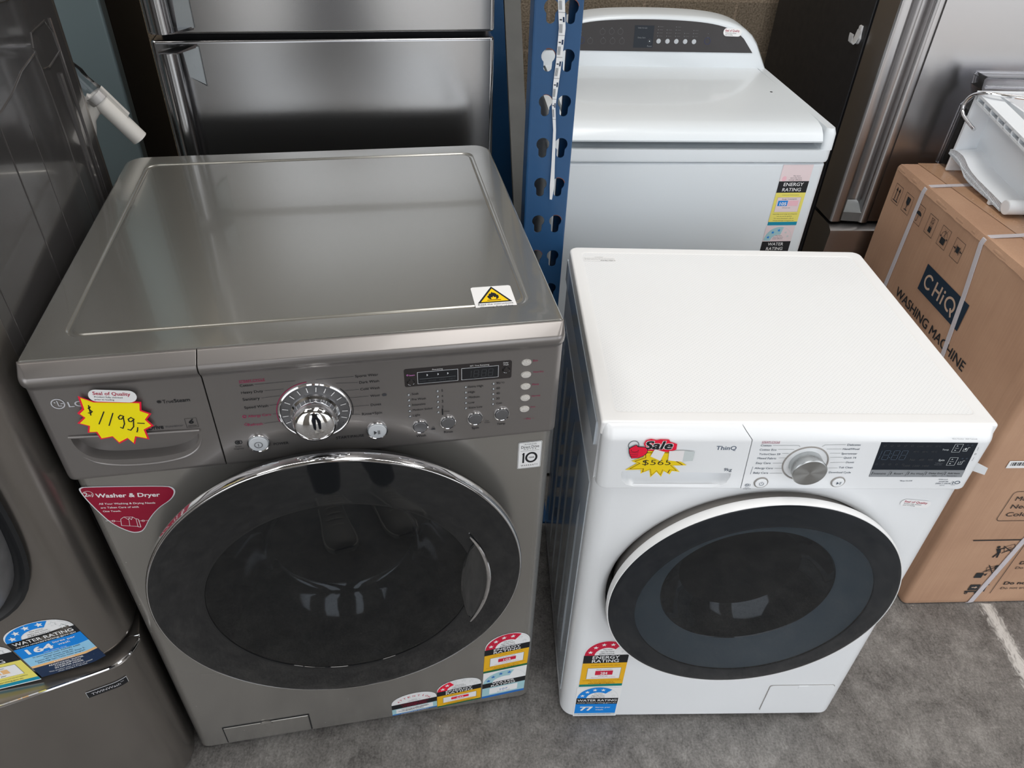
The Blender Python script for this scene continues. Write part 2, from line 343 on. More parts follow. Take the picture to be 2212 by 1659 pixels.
def thing(name, label, cat, loc=(0, 0, 0), rotz=0.0, group=None):
    o = bpy.data.objects.new(name, None); o.empty_display_size = 0.1; COL.objects.link(o)
    o.location = loc; o.rotation_euler = (0, 0, rotz); tag(o, label, cat, group); return o
def tag(o, label, cat, group=None):
    o['label'] = label; o['category'] = cat
    if group: o['group'] = group
    return o
def struct(o): o['kind'] = 'structure'; return o

def rrect(x0, x1, y0, y1, r, seg=6):
    """rounded rectangle loop, radii for (front-left, front-right, back-right, back-left)"""
    if not isinstance(r, (list, tuple)): r = (r,) * 4
    out = []
    dx, dy = max(x1 - x0, 1e-5), max(y1 - y0, 1e-5); opp = (3, 2, 1, 0)
    r = [min(r[k], dx * 0.5, dy * 0.95 - min(r[opp[k]], dy * 0.47) if r[k] > r[opp[k]] else dy * 0.5) for k in range(4)]
    for (cx, cy, a0, k) in ((x0, y0, pi, 0), (x1, y0, 1.5 * pi, 1), (x1, y1, 0, 2), (x0, y1, 0.5 * pi, 3)):
        rr = max(r[k], 1e-5)
        ox = cx + rr if cx == x0 else cx - rr; oy = cy + rr if cy == y0 else cy - rr
        for i in range(seg + 1):
            a = a0 + (pi / 2) * i / seg
            out.append((ox + rr * cos(a), oy + rr * sin(a)))
    return out
def zl(loop, z): return [(p[0], p[1], z) for p in loop]

def rounded_slab(mb, x0, x1, y0, y1, z0, z1, r, e, mat, seg=6, top=True, bottom=False):
    """plan-rounded block with softened top (and bottom) edge of radius e"""
    L = []
    st = 4
    if bottom:
        for i in range(st + 1):
            a = (pi / 2) * i / st; ins = e * (1 - sin(a)); L.append(zl(rrect(x0 + ins, x1 - ins, y0 + ins, y1 - ins, [max(k - ins, .0005) for k in r], seg), z0 + e * (1 - cos(a))))
    else: L.append(zl(rrect(x0, x1, y0, y1, r, seg), z0))
    if top:
        for i in range(st + 1):
            a = (pi / 2) * i / st; ins = e * (1 - cos(a)); L.append(zl(rrect(x0 + ins, x1 - ins, y0 + ins, y1 - ins, [max(k - ins, .0005) for k in r], seg), z1 - e + e * sin(a)))
    else: L.append(zl(rrect(x0, x1, y0, y1, r, seg), z1))
    mb.loft(L, mat)

def boolean(obj, cutter_mb, op='DIFFERENCE', angle=35):
    c = cutter_mb.build('cutter', wn=False); obj.modifiers.clear(); md = obj.modifiers.new('cut', 'BOOLEAN'); md.object = c; md.operation = op; md.solver = 'EXACT'
    mw = obj.parent; obj.parent = None
    bpy.context.view_layer.update()
    dg = bpy.context.evaluated_depsgraph_get()
    me = bpy.data.meshes.new_from_object(obj.evaluated_get(dg))
    obj.modifiers.clear(); old = obj.data; obj.data = me; me.name = old.name
    obj.parent = mw
    obj.modifiers.new('weighted_normals', 'WEIGHTED_NORMAL').keep_sharp = True
    bpy.data.objects.remove(c, do_unlink=True); bpy.data.meshes.remove(old)
    for p in me.polygons: p.use_smooth = True
    me.set_sharp_from_angle(angle=math.radians(angle))
    return obj

# ------------------------------------------------------------------ flat printing: stickers, lettering, screens
_glyph = {}
def text_geom(s, bold=0.0, shear=0.0):
    key = (s, bold, shear)
    if key in _glyph: return _glyph[key]
    cu = bpy.data.curves.new('lettering', 'FONT'); cu.body = s; cu.size = 1.0; cu.offset = bold; cu.shear = shear; cu.resolution_u = 3
    ob = bpy.data.objects.new('lettering', cu)
    me = bpy.data.meshes.new_from_object(ob)
    V = [(v.co.x, v.co.y) for v in me.vertices]; F = [tuple(p.vertices) for p in me.polygons]
    bpy.data.meshes.remove(me); bpy.data.objects.remove(ob); bpy.data.curves.remove(cu)
    _glyph[key] = (V, F); return V, F
_cap = [v[1] for v in text_geom('H')[0]]; CAP = max(_cap) - min(_cap)

class Decal(MB):
    """printing laid on a surface; fmap(u, v, h) gives the local point, h is the height over the surface"""
    def __init__(s, fmap, base=0.0004, step=0.00012): super().__init__(); s.fm_ = fmap; s.base = base; s.step = step
    def P(s, u, v, layer): return s.fm_(u, v, s.base + s.step * layer)
    def poly(s, pts, mat, layer=0):
        tri = tessellate_polygon([[Vector((p[0], p[1], 0)) for p in pts]])
        s.add([s.P(p[0], p[1], layer) for p in pts], [tuple(t) for t in tri], INKS.get(mat, mat))
    def rect(s, x0, x1, y0, y1, mat, layer=0, n=1):
        for i in range(n): a, b = x0 + (x1 - x0) * i / n, x0 + (x1 - x0) * (i + 1) / n; s.poly([(a, y0), (b, y0), (b, y1), (a, y1)], mat, layer)
    def rrect(s, x0, x1, y0, y1, r, mat, layer=0): s.poly(rrect(x0, x1, y0, y1, r, 5), mat, layer)
    def ell(s, cx, cy, rx, ry, mat, layer=0, a0=0, a1=2 * pi, n=32):
        s.poly([(cx + rx * cos(a0 + (a1 - a0) * i / n), cy + ry * sin(a0 + (a1 - a0) * i / n)) for i in range(n + (0 if abs(a1 - a0 - 2 * pi) < 1e-6 else 1))], mat, layer)
    def ring(s, cx, cy, rx0, ry0, rx1, ry1, mat, layer=0, a0=0, a1=2 * pi, n=40):
        V = []; F = []
        for i in range(n + 1):
            a = a0 + (a1 - a0) * i / n
            V += [s.P(cx + rx0 * cos(a), cy + ry0 * sin(a), layer), s.P(cx + rx1 * cos(a), cy + ry1 * sin(a), layer)]
        for i in range(n): F.append((2 * i, 2 * i + 1, 2 * i + 3, 2 * i + 2))
        s.add(V, F, INKS.get(mat, mat))
    def line(s, pts, w, mat, layer=0, closed=False):
        pts = list(pts) + ([pts[0]] if closed else [])
        for (a, b) in zip(pts[:-1], pts[1:]):
            d = Vector((b[0] - a[0], b[1] - a[1])); L = d.length
            if L < 1e-7: continue
            d /= L; n = Vector((-d.y, d.x)) * w / 2; e = d * w * 0.4
            a2 = Vector(a) - e; b2 = Vector(b) + e
            s.add([s.P(*(a2 - n), layer), s.P(*(b2 - n), layer), s.P(*(b2 + n), layer), s.P(*(a2 + n), layer)], [(0, 1, 2, 3)], INKS.get(mat, mat))
    def frame(s, x0, x1, y0, y1, w, mat, layer=0): s.line([(x0, y0), (x1, y0), (x1, y1), (x0, y1)], w, mat, layer, True)
    def star(s, cx, cy, R, mat, layer=0, n=5, k=0.42, rot=pi / 2):
        s.poly([(cx + (R if i % 2 == 0 else R * k) * cos(rot + pi * i / n), cy + (R if i % 2 == 0 else R * k) * sin(rot + pi * i / n)) for i in range(2 * n)], mat, layer)
    def text(s, t, x0, x1, yc, mat, layer=1, bold=0.0, shear=0.0, h=None, ang=0.0):
        """text between x0 and x1, vertically centred (capitals) on yc"""
        V, F = text_geom(t, min(bold, 0.0), shear); xs = [v[0] for v in V]
        if not xs: return
        k = (x1 - x0) / (max(xs) - min(xs)); ky = k if h is None else h / CAP
        mn = min(xs); ca, sa = cos(ang), sin(ang); out = []
        for v in V:
            px, py = (v[0] - mn) * k, v[1] * ky - CAP * ky / 2
            out.append(s.P(x0 + px * ca - py * sa, yc + px * sa + py * ca, layer))
        if bold <= 0: s.add(out, F, INKS.get(mat, mat)); return
        for q, (dx, dy) in enumerate(((-1, -1), (1, -1), (1, 1), (-1, 1))):            # thicken with slightly shifted strokes
            ox, oy = dx * bold * k * .8, dy * bold * ky * .8
            s.add([s.P(x0 + px - mn * 0 + ox, yy + oy, layer + .12 * q) for px, yy in [((v[0] - mn) * k * ca - (v[1] * ky - CAP * ky / 2) * sa, yc + (v[0] - mn) * k * sa + (v[1] * ky - CAP * ky / 2) * ca) for v in V]], F, INKS.get(mat, mat))
    def build(s, name, parent, label=None):
        o = super().build(name, parent, recalc=False, wn=False)
        if label: o['label'] = label
        return o
def front_map(y): return lambda u, v, h: (u, y - h, v)          # x-z plane facing -y
def top_map(z): return lambda u, v, h: (u, v, z + h)              # x-y plane facing up
def left_map(x): return lambda u, v, h: (x - h, -u, v)            # y-z plane facing -x, reading towards the viewer
def affine(base, o, eu, ev):
    """unit frame placed on a surface map: origin o, edge vectors eu, ev"""
    return lambda u, v, h: base(o[0] + eu[0] * u + ev[0] * v, o[1] + eu[1] * u + ev[1] * v, h)
# ------------------------------------------------------------------ the room
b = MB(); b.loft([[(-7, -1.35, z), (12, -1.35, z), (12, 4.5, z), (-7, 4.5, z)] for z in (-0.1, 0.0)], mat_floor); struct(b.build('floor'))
mat_unseen_apron = pm('unseen_pale_apron', s2l(196, 192, 186), rough=.85, noise=.1, nscale=6)
b = MB(); b.box(-7, 12, -10, -1.35, -0.12, -0.01, mat_unseen_apron); struct(b.build('unseen_outdoor_apron'))  # unseen outdoor ground apron, made pale so the fridge steel reflects it brightly
wall_ax = 0.12
b = MB(); b.box(-8, 11, 0, 0.2, 0, 4.2, mat_block); w = b.build('wall_back'); w.location = (0.75, 2.70, 0); w.rotation_euler = (0, 0, wall_ax); struct(w)
mat_wallpaint = pm('painted_wall', s2l(150, 146, 140), rough=0.8, noise=0.08, nscale=6)
mat_roof = pm('roof_sheet', s2l(150, 150, 150), rough=0.6, noise=0.1, nscale=4)
b = MB(); b.box(-6.2, -6.0, -1.35, 4.2, 0, 4.2, mat_wallpaint); struct(b.build('wall_left'))
b = MB(); b.box(11.0, 11.2, -1.35, 4.2, 0, 4.2, mat_wallpaint); struct(b.build('wall_right'))
b = MB()
for k in range(86):                                                  # ribbed roof sheet
    x = -6 + 0.2 * k; b.box(x, x + 0.04, -1.35, 4.2, 4.17, 4.2, mat_roof)
b.box(-6.2, 11.2, -1.35, 4.2, 4.2, 4.25, mat_roof); struct(b.build('ceiling'))
b = MB(); b.box(-6.2, -2.8, -1.35, -1.25, 0, 4.2, mat_wallpaint); b.box(-2.8, 8.0, -1.35, -1.25, 3.0, 4.2, mat_wallpaint); b.box(8.0, 11.2, -1.35, -1.25, 0, 4.2, mat_wallpaint)
for xa, xb in ((-1.05, -0.38), (1.12, 1.75)): b.box(xa, xb, -1.35, -1.25, 0, 3.0, mat_wallpaint)   # unseen piers, added so the middle fridge reflects dark bands
struct(b.build('wall_front'))
# ------------------------------------------------------------------ shared washing-machine pieces
def plan_U(w, d, r, seg=8):
    """open plan path: front-left arc, left side, back, right side, front-right arc"""
    out = [(r - r * sin(a), r - r * cos(a)) for a in [pi / 2 * i / seg for i in range(seg + 1)]]
    out += [(0, d), (w, d)]
    out += [(w - r + r * cos(a), r - r * sin(a)) for a in [pi / 2 * i / seg for i in range(seg + 1)]]
    return out

def cabinet(mb, w, d, r, z0, z1, cx, cz, rings, mat, wellmat, split=None):
    """sheet-metal cabinet whose front has a round door well; rings = [(radius, y)] from the panel inwards"""
    U = plan_U(w, d, r)
    mb.loft([zl(U, z0), zl(U, z1)], mat, caps=(True, True), closed=False)
    x0, x1 = r, w - r
    ang = sorted(set([2 * pi * i / 96 for i in range(96)] + [atan2(zz - cz, xx - cx) % (2 * pi) for xx in (x0, x1) for zz in (z0, z1)]))
    def edge(a):
        c, s = cos(a), sin(a); t = []
        if c > 1e-9: t.append((x1 - cx) / c)
        if c < -1e-9: t.append((x0 - cx) / c)
        if s > 1e-9: t.append((z1 - cz) / s)
        if s < -1e-9: t.append((z0 - cz) / s)
        t = min(t); return (cx + c * t, 0.0, cz + s * t)
    outer = [edge(a) for a in ang]
    loops = [outer] + [[(cx + R * cos(a), y, cz + R * sin(a)) for a in ang] for R, y in rings]
    k = split or len(loops)
    mb.loft(loops[:k + 1], mat, caps=(False, False))
    if k < len(loops) - 1: mb.loft(loops[k:], wellmat, caps=(False, True))

def star_pts(cx, cy, R, r, n, rot=0): return [(cx + (R if i % 2 == 0 else r) * cos(rot + pi * i / n), cy + (R if i % 2 == 0 else r) * sin(rot + pi * i / n)) for i in range(2 * n)]

def arch_pts(W, y0, H, n=24): return [(0, y0)] + [(W / 2 - W / 2 * cos(pi * i / n), y0 + (H - y0) * sin(pi * i / n) ** 0.8) for i in range(n + 1)] + [(W, y0)]

def rating(D, W, H, col, stars, frac, title, body, number='', extra=(), numcol=None, boxed=True, starcol='white', banner=(0.555, 0.715), foot=None, small=True, hollow=2):
    """government star-rating label in a frame W x H (unit: metres), arch on top"""
    yb0, yb1 = H * banner[0], H * banner[1]
    D.poly(arch_pts(W, yb1, H)[1:-1], 'white', 0)
    cx = W / 2; ry = H - yb1
    D.ring(cx, yb1, W * 0.49, ry * 0.97, W * 0.485, ry * 0.95, 'palegrey', 1, 0, pi)
    D.ring(cx, yb1, W * 0.27, ry * 0.52, W * 0.49, ry * 0.97, col, 2, pi * (1 - frac), pi)
    for i in range(stars + hollow):
        a = pi * (1 - (0.09 + 0.165 * i))
        D.star(cx + W * 0.385 * cos(a), yb1 + ry * 0.74 * sin(a) + H * 0.005, W * 0.062, starcol if i < stars else 'palegrey', 3)
        if i >= stars: D.star(cx + W * 0.385 * cos(a), yb1 + ry * 0.74 * sin(a) + H * 0.005, W * 0.050, 'white', 4)
    for i, t in enumerate(('The more', 'stars the more', 'efficient')):
        ww = W * (0.2, 0.3, 0.34)[i]; D.text(t, cx - ww / 2, cx + ww / 2, yb1 + ry * (0.40, 0.26, 0.11)[i], 'darkgrey', 4, h=ry * 0.085)
    D.rect(0, W, yb0, yb1, 'black', 1)
    if isinstance(title, tuple):
        for i, t in enumerate(title): D.text(t, cx - W * 0.30, cx + W * 0.30, yb0 + (yb1 - yb0) * (0.73, 0.27)[i], 'white', 2, bold=0.012, h=(yb1 - yb0) * 0.36)
    body(D, W, yb0)

def body_energy(col, footcol, number, numcol='red', grey=False):
    def fn(D, W, y1):
        f = y1 * 0.10
        D.rect(0, W, f, y1, col, 0); D.rect(0, W, 0, f, footcol, 0)
        D.rect(W * 0.13, W * 0.90, y1 * 0.33, y1 * 0.80, 'midgrey', 1); D.rect(W * 0.14, W * 0.89, y1 * 0.34, y1 * 0.79, 'white', 2)
        D.rect(W * 0.32, W * 0.72, y1 * 0.50, y1 * 0.68, numcol, 3)
        D.text(number, W * 0.44, W * 0.60, y1 * 0.575, 'white', 4, bold=0.015, h=y1 * 0.10)
        D.text('Energy consumption', W * 0.34, W * 0.70, y1 * 0.735, 'darkgrey', 3, h=y1 * 0.035)
        D.text('kWh per year', W * 0.40, W * 0.62, y1 * 0.455, 'darkgrey', 3, h=y1 * 0.035)
        D.text('When tested in accordance with the standard', W * 0.24, W * 0.80, y1 * 0.40, 'red', 3, h=y1 * 0.025)
        D.text('Compare models of similar capacity', W * 0.2, W * 0.86, y1 * 0.91, 'brown', 1, h=y1 * 0.03)
        D.text('Actual energy use and running costs will depend on how you use the appliance', W * 0.06, W * 0.95, y1 * 0.27, 'brown', 1, h=y1 * 0.028)
        D.text('For more information, refer to', W * 0.24, W * 0.78, y1 * 0.205, 'brown', 1, h=y1 * 0.035)
        D.text('www.energyrating.gov.au', W * 0.2, W * 0.82, y1 * 0.145, 'brown', 1, bold=0.01, h=y1 * 0.04)
    return fn

def seal_sticker(parent, fm, name='quality_seal_sticker', label='white oval sticker with maroon lettering', w=0.054, hgt=0.019, lay=8):
    """unit frame w x hgt"""
    D = Decal(fm, base=0.0004 + lay * 0.0001)
    D.rrect(0, w, 0, hgt, hgt * 0.48, 'white', 0)
    D.text('Seal of Quality', w * 0.10, w * 0.87, hgt * 0.70, 'seal_red', 1, bold=0.02, h=hgt * 0.26)
    D.text('Product fully checked', w * 0.12, w * 0.70, hgt * 0.40, 'black', 1, bold=0.01, h=hgt * 0.12)
    D.text('prior to loading', w * 0.12, w * 0.52, hgt * 0.19, 'black', 1, bold=0.01, h=hgt * 0.12)
    return D.build(name, parent, label)

# ------------------------------------------------------------------ grey washer dryer
def build_grey():
    w, d = 0.6945, 0.6595
    T = thing('front_load_washer_dryer', 'dark silver front-loading washer dryer with big round door and yellow $1199 price burst', 'washing machine', (-0.6099, 0.7112, 0), 0.2146)
    cx, cz = w / 2, 0.542
    b = MB()
    cabinet(b, w, d, 0.022, 0.012, 0.802, cx, 0.495, [(0.3035, 0.0), (0.2990, 0.0010), (0.2955, 0.0045), (0.2935, 0.0120), (0.2850, 0.05)], mat_grey_body, mat_black, split=4)
    b.build('cabinet', T)
    # top lid with embossed panel
    b = MB()
    e = 0.005; rr = (0.004, 0.004, 0.03, 0.03)
    L = [zl(rrect(0.0, w, 0.004, d, rr), 0.80)]
    for i in range(5):
        a = pi / 2 * i / 4; L.append(zl(rrect(e * (1 - cos(a)), w - e * (1 - cos(a)), 0.002 , d - e * (1 - cos(a)), rr), 1.0 - e + e * sin(a)))
    ex0, ex1, ey0, ey1 = 0.040, 0.657, 0.046, 0.620
    for ins, z in ((0.0, 1.0), (0.0015, 0.9982), (0.0035, 0.9970), (0.0070, 0.9970), (0.0090, 0.9982), (0.0105, 0.9990)):
        L.append(zl(rrect(ex0 + ins, ex1 - ins, ey0 + ins, ey1 - ins, 0.022 - ins * 0.5), z))
    b.loft(L, mat_grey_lid); b.build('top_panel', T, angle=60)
    # console ring profile: (outset from the front face plane, z)
    prof = [(-0.003, 0.998), (0.000, 0.9978), (0.0020, 0.9970), (0.0175, 0.9870), (0.0198, 0.9845), (0.0208, 0.9805), (0.0204, 0.9755), (0.0180, 0.9710), (0.0145, 0.9670), (0.0125, 0.9620), (0.0122, 0.81), (0.010, 0.8035), (0.004, 0.800)]
    def console_piece(x0, x1, rl, rr_):
        L = []
        for o, z in prof:
            L.append(zl(rrect(x0, x1, -o, 0.0038, (rl, rr_, 0.0003, 0.0003), 6), z))
        return L
    b = MB(); b.loft(console_piece(0.0, 0.2105, 0.014, 0.0008), mat_grey_console); dr = b.build('detergent_drawer', T)
    cut = MB(); pts = [(0.0268, 0.8835), (0.188, 0.8755), (0.190, 0.860), (0.183, 0.842), (0.165, 0.828), (0.135, 0.822), (0.075, 0.824), (0.048, 0.832), (0.034, 0.846), (0.0275, 0.865)]
    def chaikin(P, it=2, closed=True):
        for _ in range(it):
            Q = []
            for i in range(len(P) if closed else len(P) - 1):
                a, c = P[i], P[(i + 1) % len(P)]; Q += [(a[0] * .75 + c[0] * .25, a[1] * .75 + c[1] * .25), (a[0] * .25 + c[0] * .75, a[1] * .25 + c[1] * .75)]
            P = Q if closed else [P[0]] + Q + [P[-1]]
        return P
    pts = [(0.0268, 0.8835), (0.0269, 0.8834)] + chaikin([(0.0269, 0.8834)] + pts[2:][::-1] + [(0.188, 0.8754)], 3, False) + [(0.1881, 0.8755)]
    pts = pts[2:]
    c0 = [(sum(p[0] for p in pts) / len(pts)), 0.862]
    cut.loft([[(p[0], -0.05, p[1]) for p in pts], [(c0[0] + (p[0] - c0[0]) * 0.96, 0.002, c0[1] + (p[1] - c0[1]) * 0.75 + 0.004) for p in pts]], mat_grey_console)
    try: boolean(dr, cut)
    except Exception as ex: print('boolean failed', ex)
    b = MB()
    back = [(c0[0] + (p[0] - c0[0]) * 0.99, c0[1] + (p[1] - c0[1]) * 0.92) for p in pts]
    b.loft([[(p[0], 0.0030, p[1]) for p in back], [(p[0], 0.0034, p[1]) for p in back]], mat_grey_console)
    b.tube([(0.028 + 0.162 * t, -0.0135 - 0.001 * sin(pi * t), 0.8835 - 0.009 * t) for t in [i / 10 for i in range(11)]], 0.0022, mat_grey_console, 8)
    lp = chaikin([(0.190, 0.860), (0.183, 0.842), (0.165, 0.828), (0.135, 0.822), (0.105, 0.8215), (0.075, 0.824), (0.048, 0.832), (0.034, 0.846)], 3, False)
    b.tube([(p[0], -0.0118, p[1]) for p in lp], [0.0004 + 0.0020 * sin(pi * i / (len(lp) - 1)) for i in range(len(lp))], mat_grey_console, 8)
    b.build('drawer_handle', dr)
    b = MB(); b.loft(console_piece(0.212, w, 0.0008, 0.014), mat_grey_console); cp = b.build('control_panel', T)
    F = front_map(-0.0125)
    # lettering on the drawer front
    D = Decal(F)
    D.ring(0.0332, 0.940, 0.0068, 0.0068, 0.0083, 0.0083, 'logo', 1); D.line([(0.0332, 0.9445), (0.0332, 0.9365), (0.0368, 0.9365)], 0.0012, 'logo', 1); D.ell(0.0300, 0.9425, 0.001, 0.001, 'logo', 1); D.line([(0.0368, 0.940), (0.0410, 0.940)], 0.0012, 'logo', 1)
    D.text('LG', 0.0444, 0.0621, 0.9376, 'logo', 1, bold=0.01, h=0.0085)
    D.build('maker_logo', dr); D = Decal(F)
    D.text('True', 0.1556, 0.1690, 0.9284, 'black', 1, h=0.0056); D.text('Steam', 0.1696, 0.1892, 0.9284, 'black', 1, bold=0.012, h=0.0056)
    for a in range(6): D.ring(0.1515 + 0.0017 * cos(a * 1.05), 0.929 + 0.0015 * sin(a * 1.05), 0.0008, 0.0008, 0.0013, 0.0013, 'black', 1, n=10)
    D.build('steam_lettering', dr); D = Decal(F)
    D.text('Drive', 0.1275, 0.1461, 0.8865, 'black', 1, bold=0.02, h=0.0075); D.text('Washer&Dryer', 0.1484, 0.171, 0.8855, 'darkgrey', 1, h=0.0030)
    D.frame(0.1752, 0.1900, 0.8805, 0.8965, 0.0004, 'black', 1); D.ring(0.1825, 0.8895, 0.001, 0.0008, 0.0032, 0.0026, 'black', 1); D.line([(0.1805, 0.8905), (0.1850, 0.8945)], 0.0014, 'black', 1); D.text('MOTION', 0.1772, 0.1880, 0.8832, 'black', 1, bold=0.01)
    D.build('drawer_lettering', dr)
    # lettering on the control panel
    D = Decal(F)
    left = [("STEAM CYCLE", .2554, .2878, .9508, 'pink'), ("Cotton", .2552, .2718, .9438), ("Heavy Duty", .2547, .2826, .932), ("Sanitary", .2545, .2764, .9203), ("Speed Wash", .254, .285, .9061), ("Allergy Care", .2559, .2861, .8904, 'pink'), ("Refresh", .2531, .2726, .8752, 'pink'),
            ('Sports Wear', .4043, .4351, .943), ('Dark Wash', .4087, .4355, .9318), ('Cold Wash', .4091, .4355, .92), ('Wool', .4214, .434, .9066), ('Duvet', .4207, .4352, .8905), ('Rinse+Spin', .4074, .4351, .875), ('POWER', .2809, .3014, .8354), ('START/PAUSE', .3672, .4066, .8352),
            ('Smart', .2294, .2379, .8377), ('Diagnosis', .2271, .2401, .8336),
            ('Soak', .4785, .4883, .9032), ('Pre Wash', .4781, .498, .8932), ('Intensive', .4782, .497, .8833), ('Medium Soiled', .4784, .5063, .8736), ('Light', .4783, .4885, .8636), ('5', .5201, .5223, .9046), ('4', .5201, .5223, .8944), ('3', .5201, .5223, .8846), ('2', .5202, .5224, .875), ('1', .5199, .5216, .8653), ('(Time)', .5225, .5307, .8654),
            ('Extra High', .5586, .5796, .9068), ('High', .5587, .5676, .8969), ('Medium', .5588, .5748, .8873), ('Low', .5588, .5674, .8775), ('Extra Low', .5589, .579, .8679), ('95', .5987, .6036, .909), ('(\u00b0C)', .6045, .6102, .9092), ('60', .5989, .6039, .8995), ('40', .5989, .6039, .89), ('30', .5989, .604, .8806), ('Cold', .599, .6075, .8712),
            ('Wash', .4811, .4954, .8232), ('Rinse', .5221, .5351, .8254), ('Spin', .5633, .5739, .828), ('Temp', .601, .6137, .831), ('Eco', .6504, .6571, .9434, 'pink'), ('Time Dry', .6512, .6669, .923, 'pink'), ('More', .6512, .661, .9004, 'pink'), ('Normal', .6517, .6641, .8789, 'pink'), ('Iron', .6514, .6581, .8582, 'pink'), ('Dry', .6456, .6526, .8358, 'pink')]
    for it in left: D.text(it[0], it[1], it[2], it[3], it[4] if len(it) > 4 else 'black', 1, bold=0.006)
    D.line([(0.2554, 0.9482), (0.2878, 0.9482)], 0.0005, 'pink', 1)
    for x0, z, x1, z1 in ((.274, .9438, .326, .944), (.285, .932, .309, .932), (.279, .9203, .303, .921), (.2875, .9061, .300, .9065), (.289, .8904, .2985, .8905), (.275, .8752, .303, .877), (.353, .943, .402, .943), (.378, .934, .4065, .932), (.386, .92, .407, .92), (.3925, .9066, .419, .9066), (.393, .8905, .4185, .8905), (.391, .877, .405, .875)):
        D.line([(x0, z), (x1, z1)], 0.0005, 'darkgrey', 1)
    D.ring(0.345, 0.8885, 0.0505, 0.0515, 0.0515, 0.0525, 'pink', 1, pi * 0.53, pi * 1.08); D.ring(0.345, 0.8885, 0.0505, 0.0515, 0.0515, 0.0525, 'black', 1, -0.25, 0.75)
    D.rrect(0.4375, 0.4440, 0.9042, 0.9085, 0.002, 'darkgrey', 1)
    D.ring(0.2512, 0.8905, 0.0016, 0.0016, 0.0026, 0.0026, 'pink', 1); D.line([(0.2485, 0.8765), (0.2512, 0.879), (0.254, 0.8765), (0.2512, 0.874)], 0.0006, 'pink', 1, True)
    D.ring(0.2335, 0.845, 0.0022, 0.0022, 0.0034, 0.0034, 'black', 1); D.ell(0.2335, 0.845, 0.0012, 0.0012, 'black', 1); D.ring(0.2375, 0.845, 0.0016, 0.0022, 0.0026, 0.0032, 'black', 1)
    D.line([(0.501, 0.8335), (0.509, 0.8335)], 0.0004, 'darkgrey', 1); D.rrect(0.5035, 0.5095, 0.8325, 0.8345, 0.0008, 'darkgrey', 1); D.ring(0.5065, 0.8365, 0.0012, 0.0014, 0.0018, 0.002, 'darkgrey', 1)
    D.text('Tub', 0.5835, 0.5885, 0.8395, 'black', 1); D.text('Clean', 0.5825, 0.5905, 0.8365, 'black', 1)
    for x in (0.6415, 0.6545): D.line([(x, 0.8358), (x + 0.003, 0.8358)], 0.0004, 'pink', 1)
    D.build('panel_lettering', cp)
    # indicator dots
    for (x, z) in [(0.4742, 0.9021 - 0.00998 * i) for i in range(5)] + [(0.5149, 0.9041 - 0.00985 * i) for i in range(5)] + [(0.5549, 0.9064 - 0.00975 * i) for i in range(5)] + [(0.5946, 0.908 - 0.00943 * i) for i in range(5)]:
        b = MB(); b.lathe([(0.0023, 0.0), (0.0022, 0.0006), (0.0015, 0.0008), (0.0013, 0.0003)], (x, -0.0123, z), mat_darkchrome, seg=16, caps=(True, False)); b.lathe([(0.0014, 0.0003), (0.0008, 0.0007)], (x, -0.0123, z), mat_whitebtn, seg=16, caps=(False, True)); b.build('indicator_light', cp)
    # display
    b = MB()
    b.loft([[(p[0], y, p[1]) for p in rrect(0.4697, 0.6200, 0.9165, 0.9475, 0.003)] for y in (-0.0105, -0.0130)], mat_panelblack)
    dp = b.build('display_panel', cp)
    D = Decal(front_map(-0.0130))
    for x0, x1 in ((0.4876, 0.5440), (0.5487, 0.6012)):
        D.rect(x0, x1, 0.9205, 0.9410, 'silverline', 0); D.rect(x0 + .0006, x1 - .0006, 0.9211, 0.9404, 'black', 1)
    D.line([(0.4905, 0.9290), (0.5405, 0.9290)], 0.0005, 'midgrey', 2)
    for x in (0.5005, 0.5155, 0.5290): D.poly([(x, 0.9330), (x + 0.002, 0.9350), (x, 0.9370)], 'silverline', 2)
    D.text('WASH', 0.4900, 0.4990, 0.9248, 'dim', 2); D.text('RINSE', 0.503, 0.5135, 0.9248, 'dim', 2); D.text('SPIN', 0.5175, 0.5265, 0.9248, 'dim', 2); D.text('DRY', 0.5314, 0.5398, 0.9248, 'dim', 2)
    def seg7(D, x, z, wd, hg, col, lay, segs='abcdefg', sh=0.08):
        t = wd * 0.14
        Pm = {'a': ((0, 1), (1, 1)), 'b': ((1, 1), (1, .5)), 'c': ((1, .5), (1, 0)), 'd': ((0, 0), (1, 0)), 'e': ((0, 0), (0, .5)), 'f': ((0, .5), (0, 1)), 'g': ((0, .5), (1, .5))}
        for k in segs:
            (a, bq), (c, dq) = Pm[k]; sx = lambda u, v: x + u * wd + v * hg * sh
            pa = (sx(a, bq), z + bq * hg); pb = (sx(c, dq), z + dq * hg); mx = lambda p, q: (p[0] + (q[0] - p[0]) * 0.1, p[1] + (q[1] - p[1]) * 0.1)
            D.line([mx(pa, pb), mx(pb, pa)], t, col, lay)
    seg7(D, 0.5560, 0.9240, 0.0058, 0.0120, 'dim', 2, 'bc')
    for x in (0.5650, 0.5760, 0.5855): seg7(D, x + 0.0008, 0.9240, 0.0062, 0.0120, 'dim', 2)
    for z in (0.928, 0.932): D.ell(0.5743, z, 0.0005, 0.0005, 'dim', 2)
    D.text('Processing', .5085, .5228, .9437, 'white', 1); D.text('EST. Time Remaining', .561, .5876, .9440, 'white', 1); D.text('Delay', .6077, .6148, .9445, 'white', 1); D.text('Wash', .6077, .6151, .9410, 'white', 1); D.text('Steam', .4764, .484, .9369, 'pink2', 1, bold=.01); D.ring(0.4742, 0.9375, 0.0008, 0.0008, 0.0013, 0.0013, 'pink2', 1)
    D.build('display_screen', dp)
